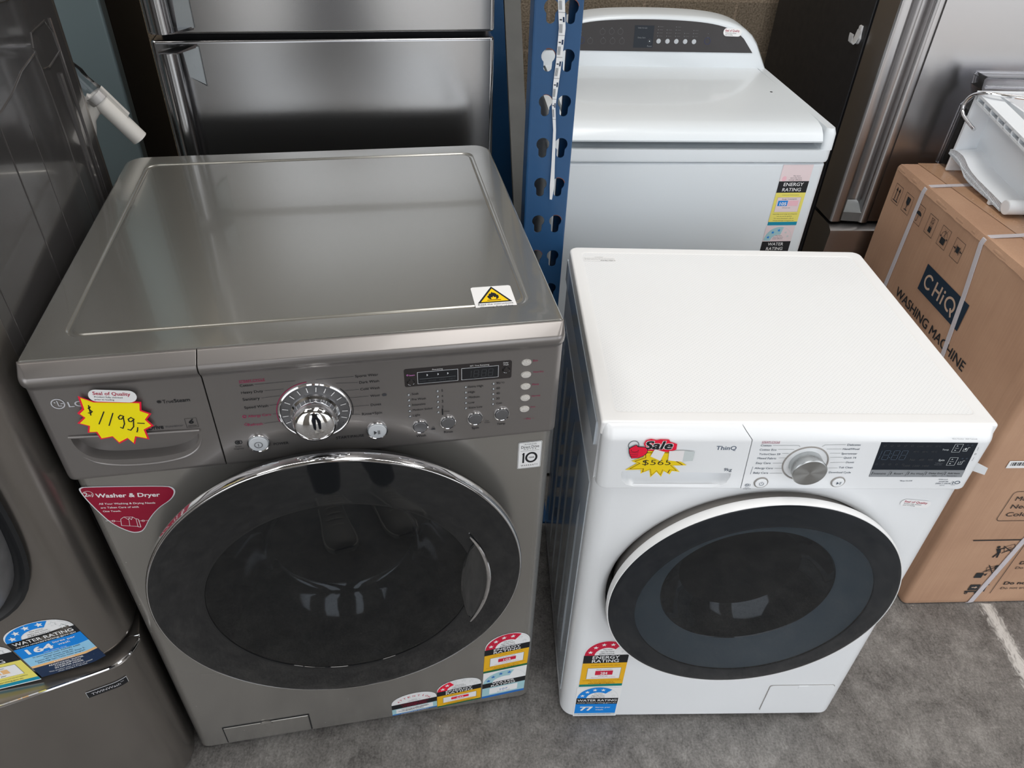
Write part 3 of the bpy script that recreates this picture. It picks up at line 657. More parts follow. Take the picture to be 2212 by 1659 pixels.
    def button(x, z, r, hgt, mat, name, icon=None, y=-0.0122, dark=False):
        b = MB(); b.lathe([(r * 1.0, -0.0005), (r * 1.0, hgt * 0.45), (r * 0.95, hgt * 0.7), (r * 0.87, hgt * 0.6), (r * 0.84, 0.0)], (x, y, z), mat_chrome if not dark else mat_darkchrome, seg=40)
        o = b.build(name, cp)
        b = MB(); b.lathe([(r * 0.84, 0.0), (r * 0.83, hgt * 0.8), (r * 0.76, hgt), (0.0005, hgt * 1.12)], (x, y, z), mat, seg=40, caps=(False, True)); b.build('button_cap', o)
        if icon:
            D = Decal(front_map(y - hgt * 1.12)); icon(D); D.build('button_symbol', o)
        return o
    def ic_power(D): D.ring(0.2616, 0.841, 0.0048, 0.0048, 0.0056, 0.0056, 'darkgrey', 1); D.line([(0.2616, 0.8385), (0.2616, 0.8435)], 0.0008, 'darkgrey', 1)
    def ic_play(D):
        D.poly([(0.4213, 0.8388), (0.4254, 0.8425), (0.4213, 0.8462)], 'darkgrey', 1)
        for x in (0.4272, 0.4292): D.line([(x, 0.8393), (x, 0.8460)], 0.0009, 'darkgrey', 1)
    button(0.2616, 0.841, 0.0158, 0.005, mat_whitebtn, 'power_button', ic_power)
    button(0.4261, 0.8428, 0.0156, 0.005, mat_whitebtn, 'start_button', ic_play)
    for x, z in ((0.4877, 0.8416), (0.5283, 0.8445), (0.5684, 0.8468), (0.6079, 0.8504)): button(x, z, 0.0120, 0.004, mat_greybtn, 'option_button')
    for x, z in ((0.4783, 0.9251), (0.612, 0.9321)): button(x, z, 0.0052, 0.0025, mat_panelblack, 'display_button', y=-0.0130, dark=True)
    for x, z in ((0.6408, 0.9416), (0.6412, 0.9198), (0.6414, 0.8984), (0.642, 0.8769), (0.6418, 0.8557)):
        b = MB(); b.lathe([(0.0075, 0.0), (0.0075, 0.001), (0.0066, 0.0026), (0.0005, 0.0032)], (x, -0.0122, z), mat_crystal, seg=28, caps=(False, True), sy=0.72); b.build('dry_option_button', cp)
    # programme dial
    b = MB(); x, z = 0.3450, 0.8885
    b.lathe([(0.0495, 0.0), (0.0492, 0.002), (0.0475, 0.0032), (0.0462, 0.0026), (0.0455, 0.0014)], (x, -0.0122, z), mat_chrome, seg=72)
    dl = b.build('programme_dial', cp)
    b = MB(); b.lathe([(0.0456, 0.0012), (0.038, 0.0026), (0.0325, 0.004)], (x, -0.0122, z), mat_greybtn, seg=72); b.build('dial_face', dl)
    D = Decal(front_map(-0.0150))
    for i in range(14):
        a = -0.35 + i * (pi + 0.7) / 13; D.line([(x + 0.0365 * cos(a), z + 0.0365 * sin(a)), (x + 0.0435 * cos(a), z + 0.0435 * sin(a))], 0.0011, 'white', 2)
    D.build('dial_markings', dl)
    b = MB(); b.lathe([(0.0330, 0.004), (0.0330, 0.008), (0.0305, 0.011), (0.0300, 0.020), (0.0297, 0.026), (0.0280, 0.0315), (0.024, 0.0355), (0.016, 0.0385), (0.006, 0.0396), (0.0004, 0.0397)], (x, -0.0122, z), mat_chrome, seg=72, caps=(False, True)); b.build('dial_knob', dl)
    # door
    door = None
    b = MB(); yb = -0.002
    b.lathe([(0.240, -0.030), (0.255, -0.004), (0.272, 0.012), (0.286, 0.026), (0.2935, 0.040)], (cx, yb, cz), mat_gasket, seg=120)
    door = b.build('door', T)
    b = MB()
    b.lathe([(0.2932, 0.0395), (0.2955, 0.0420), (0.2962, 0.0465), (0.2950, 0.0530), (0.2938, 0.0560), (0.2925, 0.0572), (0.2912, 0.0570), (0.2908, 0.0555)], (cx, yb, cz), mat_chrome, seg=140); b.build('chrome_ring', door)
    b = MB()                                                              # smoked outer annulus with a finger recess at its right side
    b.lathe([(0.2910, 0.0562), (0.2895, 0.0572), (0.270, 0.0590), (0.240, 0.0615), (0.214, 0.0630), (0.2105, 0.0622), (0.2095, 0.0590)], (cx, yb, cz), mat_doorface, seg=140); b.build('door_frame', door)
    b = MB(); b.lathe([(0.2100, 0.0612), (0.17, 0.0640), (0.12, 0.0662), (0.06, 0.0674), (0.0005, 0.0678)], (cx, yb, cz), mat_windowglass, seg=120, caps=(False, True)); b.build('door_window', door)
    b = MB(); b.lathe([(0.2095, 0.058), (0.206, 0.050), (0.198, 0.036), (0.186, 0.016), (0.172, -0.003), (0.156, -0.020), (0.141, -0.033), (0.132, -0.042), (0.127, -0.049), (0.118, -0.053), (0.08, -0.058), (0.0005, -0.060)], (cx, yb, cz), mat_bowl, seg=120, caps=(False, True)); b.build('glass_bowl', door)
    # handle: dark scoop and chrome crescent
    hcx, hcz, Rr = 0.3625, 0.535, 0.2215; A0, A1 = -0.50, 0.44
    b = MB(); n = 30; L0 = []
    for i in range(n + 1):
        t = i / n; a = A0 + (A1 - A0) * t; wd = 0.046 * sin(pi * t) ** 0.55 + 0.0008; row = []
        for k, y in ((1.0, .0618), (.93, .0652), (.80, .0660), (.55, .0652), (.25, .0644), (.08, .0650), (0.0, .0662)):
            row.append((hcx + (Rr - wd * k) * cos(a), yb - y, hcz + (Rr - wd * k) * sin(a)))
        L0.append(row)
    b.loft(L0, mat_scoop, caps=(False, False), closed=False)
    hd = b.build('door_handle', door)
    b = MB(); b.tube([(hcx + Rr * cos(a), yb - 0.0665, hcz + Rr * sin(a)) for a in [-.535 + 1.07 * i / 40 for i in range(41)]], [0.0012 + 0.0026 * sin(pi * i / 40) ** .6 for i in range(41)], mat_chrome, 10); b.build('handle_trim', hd)
    # service flap
    b = MB(); fx0, fx1, fz0, fz1 = 0.060, 0.226, 0.018, 0.074
    b.box(fx0 - .002, fx1 + .002, -0.0012, 0.001, fz0 - .002, fz1 + .002, mat_black)
    b.box(fx0, fx1, -0.0026, 0.001, fz0, fz1, mat_grey_body, 0.001, 1)
    b.lathe([(0.012, 0), (0.012, 0.003), (0.009, 0.004), (0.0005, 0.0035)], ((fx0 + fx1) / 2, -0.0012, fz1 - 0.004), mat_grey_body, seg=28, caps=(False, True), sy=0.6); b.build('service_flap', T)
    for x in (0.06, w - 0.06):
        for y in (0.07, d - 0.07):
            b = MB(); b.lathe([(0.02, 0.0), (0.022, 0.004), (0.018, 0.012), (0.018, 0.02)], (x, y, 0), mat_black, 'z', 20, (True, True)); b.build('foot', T)
    # ---- stickers
    D = Decal(front_map(-0.0165), base=0.0003)
    outer = [(.0611, .9529), (.0752, .943), (.1214, .9366), (.1318, .9346), (.1286, .9211), (.1389, .9138), (.1311, .9044), (.1367, .8926), (.1249, .8866), (.1254, .8695), (.1107, .8758), (.1054, .8633), (.0999, .8739), (.087, .8671), (.0819, .8797), (.0666, .8776), (.0646, .8905), (.0546, .8913), (.0585, .9023), (.0473, .9087), (.0573, .9174), (.0523, .9253), (.0602, .9322)]
    oc = (0.092, 0.906)
    D.poly(outer, 'star_red', 0); D.poly([(oc[0] + (p[0] - oc[0]) * 0.93, oc[1] + (p[1] - oc[1]) * 0.93) for p in outer], 'yellow', 1)
    for st in ([(.0705, .934), (.0675, .932), (.0690, .9285), (.0705, .926), (.0675, .9235), (.0655, .9245)], [(.0692, .9365), (.0672, .9205)], [(.0838, .924), (.0725, .9046)], [(.0936, .9203), (.0835, .9005)],
               [(.1049, .9135), (.1015, .9160), (.0982, .9130), (.0985, .9095), (.1010, .9092), (.1040, .9125), (.1025, .9010), (.0985, .8935), (.0962, .8955)], [(.1160, .9070), (.1128, .9105), (.1090, .9082), (.1090, .9042), (.1115, .9035), (.1150, .9065), (.1120, .8945), (.1070, .8890), (.1040, .8910)],
               [(.1165, .8925), (.1150, .8875), (.1136, .8850)], [(.1185, .9000), (.1262, .8985)]): D.line(st, 0.0015, 'black', 3)
    D.build('price_tag', T, 'yellow starburst price tag with handwritten $1199')
    base = front_map(-0.0165)
    ca, sa = cos(-0.16), sin(-0.16)
    seal_sticker(T, affine(base, (.0722, .9435), (ca, sa), (-sa, ca)), w=0.056, hgt=0.0195, lay=9)
    # triangular maroon sticker
    D = Decal(front_map(-0.0002), base=0.0005)
    wd = [(.0039, .7744), (.0062, .7785), (.0128, .78), (.1200, .7650), (.1270, .7600), (.1289, .7507), (.1194, .7355), (.0987, .7221), (.0803, .7011), (.0664, .6771), (.0575, .6727), (.0469, .6747), (.0266, .6969), (.0157, .7264), (.0072, .7545)]
    for _ in range(2): wd = [(a[0] * (1 - t) + c_[0] * t, a[1] * (1 - t) + c_[1] * t) for a, c_ in zip(wd, wd[1:] + wd[:1]) for t in (.25, .75)]
    c = (0.06, 0.735)
    D.poly(wd, 'silverline', 0); D.poly([(c[0] + (p[0] - c[0]) * 0.965, c[1] + (p[1] - c[1]) * 0.965) for p in wd], 'crimson', 1)
    an = -0.135
    D.text('2', .0085, .0125, .7645, 'white', 2, bold=.02, h=.008, ang=an); D.text('in1', .0128, .0182, .7625, 'white', 2, bold=.01, h=.0055, ang=an); D.ring(0.0132, 0.7638, 0.0064, 0.0066, 0.0070, 0.0072, 'white', 2, -1.0, 3.4)
    D.text('Washer & Dryer', .0223, .1065, .7600, 'white', 2, bold=.025, h=.0078, ang=an)
    D.text('All Your Washing & Drying Needs', .0215, .0963, .7430, 'white', 2, bold=.012, ang=an); D.text('are Taken Care of with', .0218, .0720, .7350, 'white', 2, bold=.012, ang=an); D.text('One Touch.', .0225, .0465, .7270, 'white', 2, bold=.012, ang=an)
    D.line([(.0385, .6930), (.0410, .7065), (.0465, .7105), (.0580, .7085), (.0615, .7035), (.0600, .6870), (.0385, .6930)], 0.0007, 'white', 2); D.line([(.0465, .7105), (.0510, .7040), (.0530, .7075), (.0550, .7030), (.0580, .7085)], 0.0007, 'white', 2); D.line([(.0520, .7060), (.0495, .6905)], 0.0006, 'white', 2); D.line([(.0622, .7040), (.0645, .7020), (.0635, .6850), (.0600, .6862)], 0.0009, 'white', 2)
    D.line([(.0205, .7065), (.0280, .7050), (.0390, .7020)], 0.0005, 'white', 2); D.ring(.0305, .7045, .0016, .0016, .0022, .0022, 'white', 2); D.line([(.0640, .6985), (.0770, .6975)], 0.0005, 'white', 2); D.ring(.0700, .6978, .0016, .0016, .0022, .0022, 'white', 2)
    D.build('product_sticker', T, 'maroon rounded triangle sticker with white lettering')
    # warranty sticker
    D = Decal(front_map(-0.0002), base=0.0005)
    D.rrect(.6385, .6767, .7190, .7765, 0.002, 'white', 0); D.rrect(.6391, .6761, .7196, .7759, 0.0018, 'black', 1); D.rrect(.6397, .6755, .7202, .7753, 0.0015, 'white', 2)
    D.text('I N V E R T E R', .6475, .6673, .7715, 'black', 3, bold=.01, h=.0028); D.text('Direct Drive', .6433, .6720, .7660, 'black', 3, bold=.008, h=.0055); D.text('M  O  T  O  R', .6478, .6675, .7610, 'black', 3, bold=.01, h=.0028)
    D.line([(.6430, .7575), (.6722, .7575)], .0004, 'black', 3)
    D.poly([(.6450, .7500), (.6470, .7535), (.6492, .7535), (.6492, .7315), (.6462, .7315), (.6462, .7495)], 'black', 3); D.ring(.6605, .7425, .0066, .0078, .0100, .0115, 'black', 3); D.text('YEAR', .6558, .6652, .7425, 'black', 3, bold=.02, h=.0030); D.text('W A R R A N T Y', .6443, .6717, .7258, 'black', 3, bold=.01, h=.0032)
    D.build('warranty_sticker', T, 'white rectangular ten year warranty sticker')
    # rating labels along the bottom
    fb = front_map(-0.0002); sk = 0.10
    def att_body(D, W, y1):
        D.rect(0, W, 0, y1 * 0.16, 'oceanblue', 0); D.rect(0, W, y1 * 0.16, y1, 'aqua', 0); D.rect(W * .09, W * .91, y1 * .25, y1 * .92, 'white', 1)
        D.text('THIS PRODUCT USES 105 LITRES', W * .2, W * .8, y1 * .78, 'darkgrey', 2); D.text('OF WATER WHEN DRYING', W * .22, W * .78, y1 * .62, 'darkgrey', 2); D.text('A FULL LOAD', W * .3, W * .7, y1 * .46, 'darkgrey', 2)
        D.line([(W * .14, y1 * .55), (W * .25, y1 * .50), (W * .38, y1 * .52), (W * .70, y1 * .72), (W * .82, y1 * .68)], 0.0010, 'black', 3); D.ell(W * .31, y1 * .36, W * .08, y1 * .07, 'tapewhite', 4)
        D.text('In accordance with the standard', W * .2, W * .8, y1 * .08, 'white', 2)
    D = Decal(affine(fb, (.3945, .0140), (1, sk), (0.01, 1)), base=0.0005); W = .0955; H = .0735; yb1 = .041
    D.poly(arch_pts(W, yb1, H)[1:-1], 'white', 0); D.rect(0, W, .024, yb1, 'black', 1); att_body(D, W, .024)
    for i, ch in enumerate('ATTENTION'):
        a = pi * (0.88 - 0.76 * i / 8); x = W / 2 + W * .36 * cos(a); y = yb1 + (H - yb1) * .66 * sin(a); D.text(ch, x - (.0006 if ch == 'I' else .0026), x + (.0006 if ch == 'I' else .0026), y, 'red', 2, bold=.01, h=.0058, ang=(a - pi / 2) * .5)
    D.text('There is', W * .44, W * .56, yb1 + .009, 'darkgrey', 2); D.text('additional water use', W * .36, W * .64, yb1 + .005, 'darkgrey', 2)
    D.text('ADDITIONAL WATER', W * .2, W * .82, .0370, 'seal_red', 2, bold=.01, h=.003); D.text('CONSUMPTION', W * .28, W * .74, .0325, 'seal_red', 2, bold=.01, h=.003); D.text('IN DRYER MODE', W * .24, W * .78, .0280, 'seal_red', 2, bold=.01, h=.003)
    D.build('attention_label', T, 'white arched label reading ATTENTION in red')
    D = Decal(affine(fb, (.4905, .0185), (1, sk), (0.015, 1)), base=0.0006)
    rating(D, .094, .0960, 'star_red', 2, .36, ('ENERGY', 'RATING'), body_energy('amber', 'green', '942', 'star_red'), banner=(.46, .64), hollow=4); D.build('energy_rating_label', T, 'amber energy label with two stars')
    D = Decal(affine(fb, (.5870, .0250), (1, sk), (0.03, 1)), base=0.0005); W, H = .0925, .100
    D.rect(0, W, .058, H, 'white', 0); D.ring(W / 2, .058, W * .27, .017, W * .49, .038, 'aqua', 1, pi * .36, pi); D.ring(W / 2, .058, W * .485, .038, W * .49, .0385, 'palegrey', 1, 0, pi)
    for i in range(4): a = pi * (.91 - .165 * i); D.star(W / 2 + W * .385 * cos(a), .059 + .028 * sin(a), W * .06, 'oceanblue', 2)
    D.rect(0, W, .040, .058, 'black', 1); D.text('WATER', W * .22, W * .74, .0535, 'white', 2, bold=.012, h=.0062); D.text('RATING', W * .2, W * .76, .0450, 'white', 2, bold=.012, h=.0062)
    D.rect(0, W, .008, .040, 'aqua', 0); D.rect(W * .17, W * .83, .013, .036, 'white', 1); D.text('107', W * .42, W * .60, .024, 'oceanblue', 2, h=.007); D.rect(0, W, 0, .008, 'oceanblue', 0); D.text('litres per wash', W * .36, W * .66, .0170, 'midgrey', 2)
    D.build('water_rating_label', T, 'pale blue water rating label')
    D = Decal(affine(fb, (.5895, .1260), (1, sk), (0.03, 1)), base=0.0007)
    rating(D, .0925, .1290, 'red', 4, .70, ('ENERGY', 'RATING'), body_energy('amber', 'green', '105', 'red'), banner=(.50, .655)); D.build('energy_rating_label', T, 'amber energy label with four stars')
    # fire warning sticker on the lid
    D = Decal(affine(top_map(0.9992), (.5776, .0418), (1, 0.0), (0.0, 1)), base=0.0006)
    D.rrect(0, .059, 0, .0593, .004, 'white', 0)
    tri = [(.0305, .0585), (.0545, .0150), (.0045, .0150)]; tc = (.0298, .0295)
    D.poly(tri, 'black', 1); D.poly([(tc[0] + (p[0] - tc[0]) * .80, tc[1] + (p[1] - tc[1]) * .80 - .0002) for p in tri], 'goldyellow', 2)
    fl = [(.0235, .0235), (.0215, .0270), (.0205, .0310), (.0220, .0340), (.0232, .0335), (.0235, .0370), (.0255, .0395), (.0262, .0380), (.0290, .0440), (.0297, .0410), (.0320, .0405), (.0345, .0375), (.0350, .0345), (.0365, .0350), (.0372, .0310), (.0365, .0265), (.0340, .0235)]
    D.poly(fl, 'black', 3); D.poly([(.0262, .0235), (.0250, .0265), (.0262, .0290), (.0275, .0275), (.0292, .0318), (.0305, .0280), (.0325, .0290), (.0330, .0255), (.0315, .0235)], 'goldyellow', 4); D.rect(.0190, .0390, .0205, .0221, 'brown', 3)
    D.text('Read the instructions', .0045, .0545, .0112, 'black', 2, h=.0040); D.text('Warning: Risk of fire', .0060, .0535, .0045, 'black', 2, h=.0040)
    D.build('fire_warning_sticker', T, 'white sticker with yellow flame warning triangle')
    return T
GREY = build_grey()
# ------------------------------------------------------------------ white front loader
def build_white():
    w, d = 0.5975, 0.5343
    T = thing('front_load_washing_machine', 'white front-loading washing machine with black glass door and red and yellow sale tag', 'washing machine', (0.1357, 0.8224, 0), 0.0551)
    cx, cz = w / 2, 0.470
    yf = -0.010
    b = MB()
    # cabinet in a frame shifted by yf so that its front panel sits at y = yf
    V0 = len(b.v); cabinet(b, w, d - yf, 0.030, 0.014, 0.722, cx, 0.455, [(0.262, 0.0), (0.254, 0.003), (0.249, 0.010), (0.246, 0.040)], mat_white, mat_black, split=3)
    for v in b.v[V0:]: v.y += yf
    b.box(0.0, w, 0.012, d, 0.72, 0.824, mat_white)
    cab = b.build('cabinet', T)
    # pressed ribs of the left side sheet
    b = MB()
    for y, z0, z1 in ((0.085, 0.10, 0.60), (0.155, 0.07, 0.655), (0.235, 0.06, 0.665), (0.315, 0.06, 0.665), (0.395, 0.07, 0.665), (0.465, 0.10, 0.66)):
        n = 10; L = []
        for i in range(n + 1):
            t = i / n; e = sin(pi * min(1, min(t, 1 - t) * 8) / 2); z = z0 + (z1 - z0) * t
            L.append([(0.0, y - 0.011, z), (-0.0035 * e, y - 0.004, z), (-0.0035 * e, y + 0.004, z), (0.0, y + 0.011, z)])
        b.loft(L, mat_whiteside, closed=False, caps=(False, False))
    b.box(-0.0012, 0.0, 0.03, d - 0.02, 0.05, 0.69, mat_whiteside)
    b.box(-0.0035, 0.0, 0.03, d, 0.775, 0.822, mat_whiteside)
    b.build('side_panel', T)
    # worktop: plastic rim with a dotted inset
    b = MB(); rr = (0.004, 0.004, 0.016, 0.016); L = [zl(rrect(-0.002, w + 0.002, -0.002, d + 0.002, rr), 0.826)]
    for i in range(5): a = pi / 2 * i / 4; k = 0.0045 * (1 - cos(a)); L.append(zl(rrect(-0.002 + k, w + 0.002 - k, -0.002 + k, d + 0.002 - k, rr), 0.8455 + 0.0045 * sin(a)))
    ix0, ix1, iy0, iy1 = 0.019, 0.5765, 0.020, 0.516
    for ins, z in ((0.0, 0.850), (0.0012, 0.8488), (0.003, 0.8486)): L.append(zl(rrect(ix0 + ins, ix1 - ins, iy0 + ins, iy1 - ins, 0.010), z))
    b.loft(L, mat_whiteplastic, caps=(True, False)); tp = b.build('top_panel', T, angle=50)
    b = MB(); l = zl(rrect(ix0 + 0.0028, ix1 - 0.0028, iy0 + 0.0028, iy1 - 0.0028, 0.010), 0.8487); b.loft([[(p[0], p[1], 0.8480) for p in l], l], mat_dotted); b.build('top_inset', tp)
    D = Decal(top_map(0.8487)); D.rect(.022, .086, .480, .4985, 'white', 0)
    for i, (x0, x1) in enumerate(((.024, .066), (.024, .084), (.024, .084))): D.text(('! WARNING', 'Risk of injury or fire hazard. Read the owner manual before', 'use. Keep children away. Do not sit on the appliance.')[i], x0 + (0.02 if i == 0 else 0), x1 if i else .062, .4955 - .0045 * i, 'midgrey', 1, h=.0022)
    D.text('8 81005 77621 9', .056, .085, .4825, 'black', 1, bold=.02, h=.0026); D.build('warning_print', tp, 'small grey printed warning')
    # console
    prof = [(-0.004, 0.8258), (0.004, 0.8255), (0.010, 0.8230)]
    prof = [(-0.006, 0.8485), (0.002, 0.8470), (0.0085, 0.8415), (0.0130, 0.8340), (0.0155, 0.8280), (0.0160, 0.8230), (0.0160, 0.7265), (0.0140, 0.7230), (0.008, 0.7220)]
    def piece(x0, x1, rl, rr_, sl0, sl1):
        """rl / rr_: corner radii; sl0/sl1 let the seam lean"""
        L = []
        for o, z in prof:
            t = (0.8485 - z) / 0.1265
            L.append(zl(rrect(x0 + sl0(t), x1 + sl1(t), -o, 0.010, (rl, rr_, 0.0005, 0.0005), 6), z))
        return L
    seam = lambda t: 0.2065 + 0.0170 * min(1, t / 0.16) + 0.006 * max(0, (t - 0.16) / 0.84)
    b = MB(); b.loft(piece(0, 0, 0.016, 0.0006, lambda t: 0.0005 + 0.002 * t, lambda t: seam(t) - 0.0006), mat_white); dr = b.build('detergent_drawer', T)
    pts = [(0.0366, 0.7625), (0.2067, 0.7590), (0.2075, 0.7500), (0.2040, 0.7380), (0.1960, 0.7300), (0.182, 0.7270), (0.060, 0.7285), (0.046, 0.7330), (0.0395, 0.7420), (0.0365, 0.7540)]
    cut = MB(); m_ = (0.122, 0.752)
    cut.loft([[(p[0], -0.05, p[1]) for p in pts], [(p[0], -0.0165, p[1]) for p in pts], [(m_[0] + (p[0] - m_[0]) * 0.93, 0.004, m_[1] + (p[1] - m_[1]) * 0.62 + 0.004) for p in pts]], mat_white)
    boolean(dr, cut)
    b = MB(); b.loft([[(0.047, -0.0157, 0.7276), (0.047, -0.0130, 0.7320), (0.047, -0.012, 0.7270)], [(0.195, -0.0157, 0.7276), (0.195, -0.0130, 0.7320), (0.195, -0.012, 0.7270)]], mat_white); b.build('drawer_handle', dr)
    b = MB(); b.loft(piece(0, w, 0.0006, 0.016, lambda t: seam(t) + 0.0006, lambda t: -0.0005 - 0.002 * t), mat_white); cp = b.build('control_panel', T)
    F = front_map(-0.0160)
    D = Decal(F)
    D.ring(.0475, .8165, .0070, .0082, .0084, .0096, 'midgrey', 1); D.build('maker_logo', dr); D = Decal(F); D.text('ThinQ', .1726, .203, .8122, 'thinq', 1, bold=.01, h=.0078); D.build('badge_lettering', dr); D = Decal(F); D.text('9kg', .1937, .2062, .7669, 'slate', 1, bold=.004, h=.0062)
    D.build('drawer_lettering', dr)
    D = Decal(F)
    for it in (("STEAM CYCLE", .2388, .2659, .8248, 'pink'), ("Cotton", .2387, .2548, .818), ("Cotton Eco", .2391, .2646, .8092), ("TurboClean 59", .2403, .2727, .8), ("Mixed Fabric", .2399, .269, .7914), ("Easy Care", .2403, .2629, .7814), ("Allergy Care", .2408, .269, .7704), ("Baby Care", .241, .2643, .7603),
               ('Delicates', .3699, .39, .8202), ('Hand/Wool', .3655, .3907, .8116), ('Sportswear', .3665, .3908, .8021), ('Quick 14', .3725, .3918, .7935), ('Duvet', .3791, .3919, .7839), ('Tub Clean', .3714, .3935, .7728), ('Download Cycle', .3594, .3938, .762),
               ('*Extra Function : Hold 3 seconds', .5247, .5639, .8338), ('*Beep On/Off', .4777, .498, .7440), ('*Child Lock', .5386, .5543, .7475), ('INVERTER', .5417, .557, .7425), ('DIRECT DRIVE', .538, .5616, .7382), ('MOTOR', .5459, .554, .7340)):
        D.text(it[0], it[1], it[2], it[3], it[4] if len(it) > 4 else 'slate', 1, bold=.004)
    D.line([(.2388, .8222), (.2659, .8222)], .0005, 'pink', 1); D.line([(.2372, .7735), (.2372, .7575)], .0005, 'slate', 1)
    for l in ([(.2568, .8181), (.2959, .8184), (.2989, .8158)], [(.267, .8098), (.2911, .81)], [(.2753, .8018), (.2852, .8019)], [(.2724, .7925), (.2823, .7926)], [(.2662, .7813), (.2808, .7814)], [(.2719, .7701), (.2825, .7701)], [(.2669, .7594), (.286, .7595)], [(.3323, .8161), (.3357, .8197), (.3672, .8204)], [(.3409, .8113), (.3634, .8115)], [(.3481, .8026), (.3643, .8027)], [(.3516, .794), (.3707, .7942)], [(.3551, .7829), (.3773, .7838)], [(.3555, .7713), (.3695, .7717)]):
        D.line(l, 0.00045, 'midgrey', 1)
    D.poly([(.5649, .7370), (.5661, .7370), (.5661, .7435), (.5649, .7428)], 'slate', 1); D.ring(.5722, .7405, .0034, .0022, .0046, .0034, 'slate', 1); D.line([(.5640, .7352), (.5705, .7352)], .0005, 'slate', 1); D.line([(.5630, .7440), (.5626, .7365)], .0004, 'slate', 1)
    D.ring(.2372, .7332, .0022, .0022, .0030, .0030, 'slate', 1); D.ell(.2368, .7332, .0009, .0009, 'slate', 1); D.frame(.2395, .2425, .7312, .7350, .0005, 'slate', 1); D.text('Smart', .2355, .2425, .7277, 'slate', 1); D.text('Diagnosis', .2335, .2455, .7253, 'slate', 1)
    D.line([(.5720, .8160), (.5735, .8160), (.5743, .8100)], .0004, 'midgrey', 1); D.line([(.5752, .7960), (.5757, .7890), (.5742, .7885)], .0004, 'midgrey', 1); D.ring(.5745, .8025, .0010, .0012, .0015, .0017, 'midgrey', 1)
    D.build('panel_lettering', cp)
    # display
    b = MB(); q4 = [(.4205, .8225), (.5680, .8285), (.5745, .7560), (.4265, .7475)]
    b.loft([[(p[0], y, p[1]) for p in [(.4200, .8255), (.5690, .8255), (.5735, .7530), (.4255, .7530)]] for y in (-0.0140, -0.01645)], ink('screen', (10, 22, 34))); dp = b.build('display_panel', cp)
    D = Decal(front_map(-0.01645))
    D.poly([(.4243, .7685), (.5727, .7685), (.5735, .7530), (.4255, .7530)], 'stripgrey', 0)
    for t, x0, x1, z in (('Intensive', .4302, .4497, .7605), ('Rinse+', .4627, .477, .7605), ('Pre Wash', .4894, .5091, .7605), ('Delay End', .5178, .5389, .7615), ('Add Item', .5477, .5671, .7615)): D.text(t, x0, x1, z, 'black', 2)
    D.text('*Wi-Fi', .5235, .5320, .7560, 'darkgrey', 2); D.text('*Remote Start', .5480, .5650, .7560, 'darkgrey', 2)
    for x in (.4275, .4572, .4850, .5130, .5436): D.line([(x + .0006, .7640), (x, .7585)], .0009, 'black', 2)
    for x in (.4545, .4825, .5105, .5412): D.line([(x + .001, .7665), (x - .001, .7555)], .0004, 'black', 2)
    D.text('Temp.', .5186, .5295, .8120, 'consolewhite', 2); D.text('Spin', .5217, .531, .7900, 'consolewhite', 2); D.text('*TubDispenser', .5185, .5310, .7835, 'midgrey', 2); D.text('Nozzle Clean', .5190, .5305, .7802, 'midgrey', 2)
    for (x0, z0) in ((.5345, .8070), (.5380, .7790)):
        D.frame(x0, x0 + .0125, z0, z0 + .0165, .0005, 'consolewhite', 2); D.poly([(x0 + .003, z0 + .012), (x0 + .006, z0 + .012), (x0 + .0045, z0 + .0142)], 'consolewhite', 2); D.poly([(x0 + .003, z0 + .0045), (x0 + .006, z0 + .0045), (x0 + .0045, z0 + .0024)], 'consolewhite', 2); D.text('Norm', x0 + .0025, x0 + .0085, z0 + .0082, 'consolewhite', 2)
        D.line([(x0 + .017, z0 + .0075), (x0 + .017, z0 + .002), (x0 + .023, z0 + .002), (x0 + .023, z0 + .0095), (x0 + .0255, z0 + .0095)], .0006, 'consolewhite', 2); D.text('1' if z0 > .79 else '2', x0 + .0188, x0 + .0212, z0 + .0065, 'consolewhite', 2, h=.004)
        D.ring(x0 + .020, z0 + .0145, .0008, .0008, .0013, .0013, 'screenfaint', 2); D.ring(x0 + .0265, z0 + .0145, .0008, .0008, .0013, .0013, 'screenfaint', 2)
    def seg7(x, z, wd, hg, segs='abcdefg', sh=-0.10):
        Pm = {'a': ((0, 1), (1, 1)), 'b': ((1, 1), (1, .5)), 'c': ((1, .5), (1, 0)), 'd': ((0, 0), (1, 0)), 'e': ((0, 0), (0, .5)), 'f': ((0, .5), (0, 1)), 'g': ((0, .5), (1, .5))}
        for k in segs:
            (a, bq), (c, dq) = Pm[k]; pa = (x + a * wd + bq * hg * sh * 0, z + bq * hg); pb = (x + c * wd, z + dq * hg)
            D.line([(pa[0] + (pb[0] - pa[0]) * .1, pa[1] + (pb[1] - pa[1]) * .1), (pb[0] + (pa[0] - pb[0]) * .1, pb[1] + (pa[1] - pb[1]) * .1)], .0008, 'screenfaint', 2)
    seg7(.4235, .7905, .0035, .0190, 'bc'); seg7(.4315, .7905, .0088, .0190); seg7(.4460, .7905, .0088, .0190); seg7(.4585, .7905, .0088, .0190)
    for z in (.795, .803): D.ell(.4428, z, .0008, .0008, 'screenfaint', 2)
    for i, t in enumerate(('Cold', '20\u00b0C', '30\u00b0C')): D.text(t, .4770 + .014 * i, .4860 + .014 * i, .8190, 'dim', 2)
    for i, t in enumerate(('40\u00b0C', '60\u00b0C', '95\u00b0C')): D.text(t, .4755 + .014 * i, .4845 + .014 * i, .8075, 'dim', 2)
    for i, t in enumerate(('No', '400', '900')): D.text(t, .4765 + .014 * i, .4845 + .014 * i, .7905, 'dim', 2)
    for i, t in enumerate(('1000', '1200', '1400')): D.text(t, .4710 + .015 * i, .4810 + .015 * i, .7775, 'dim', 2)
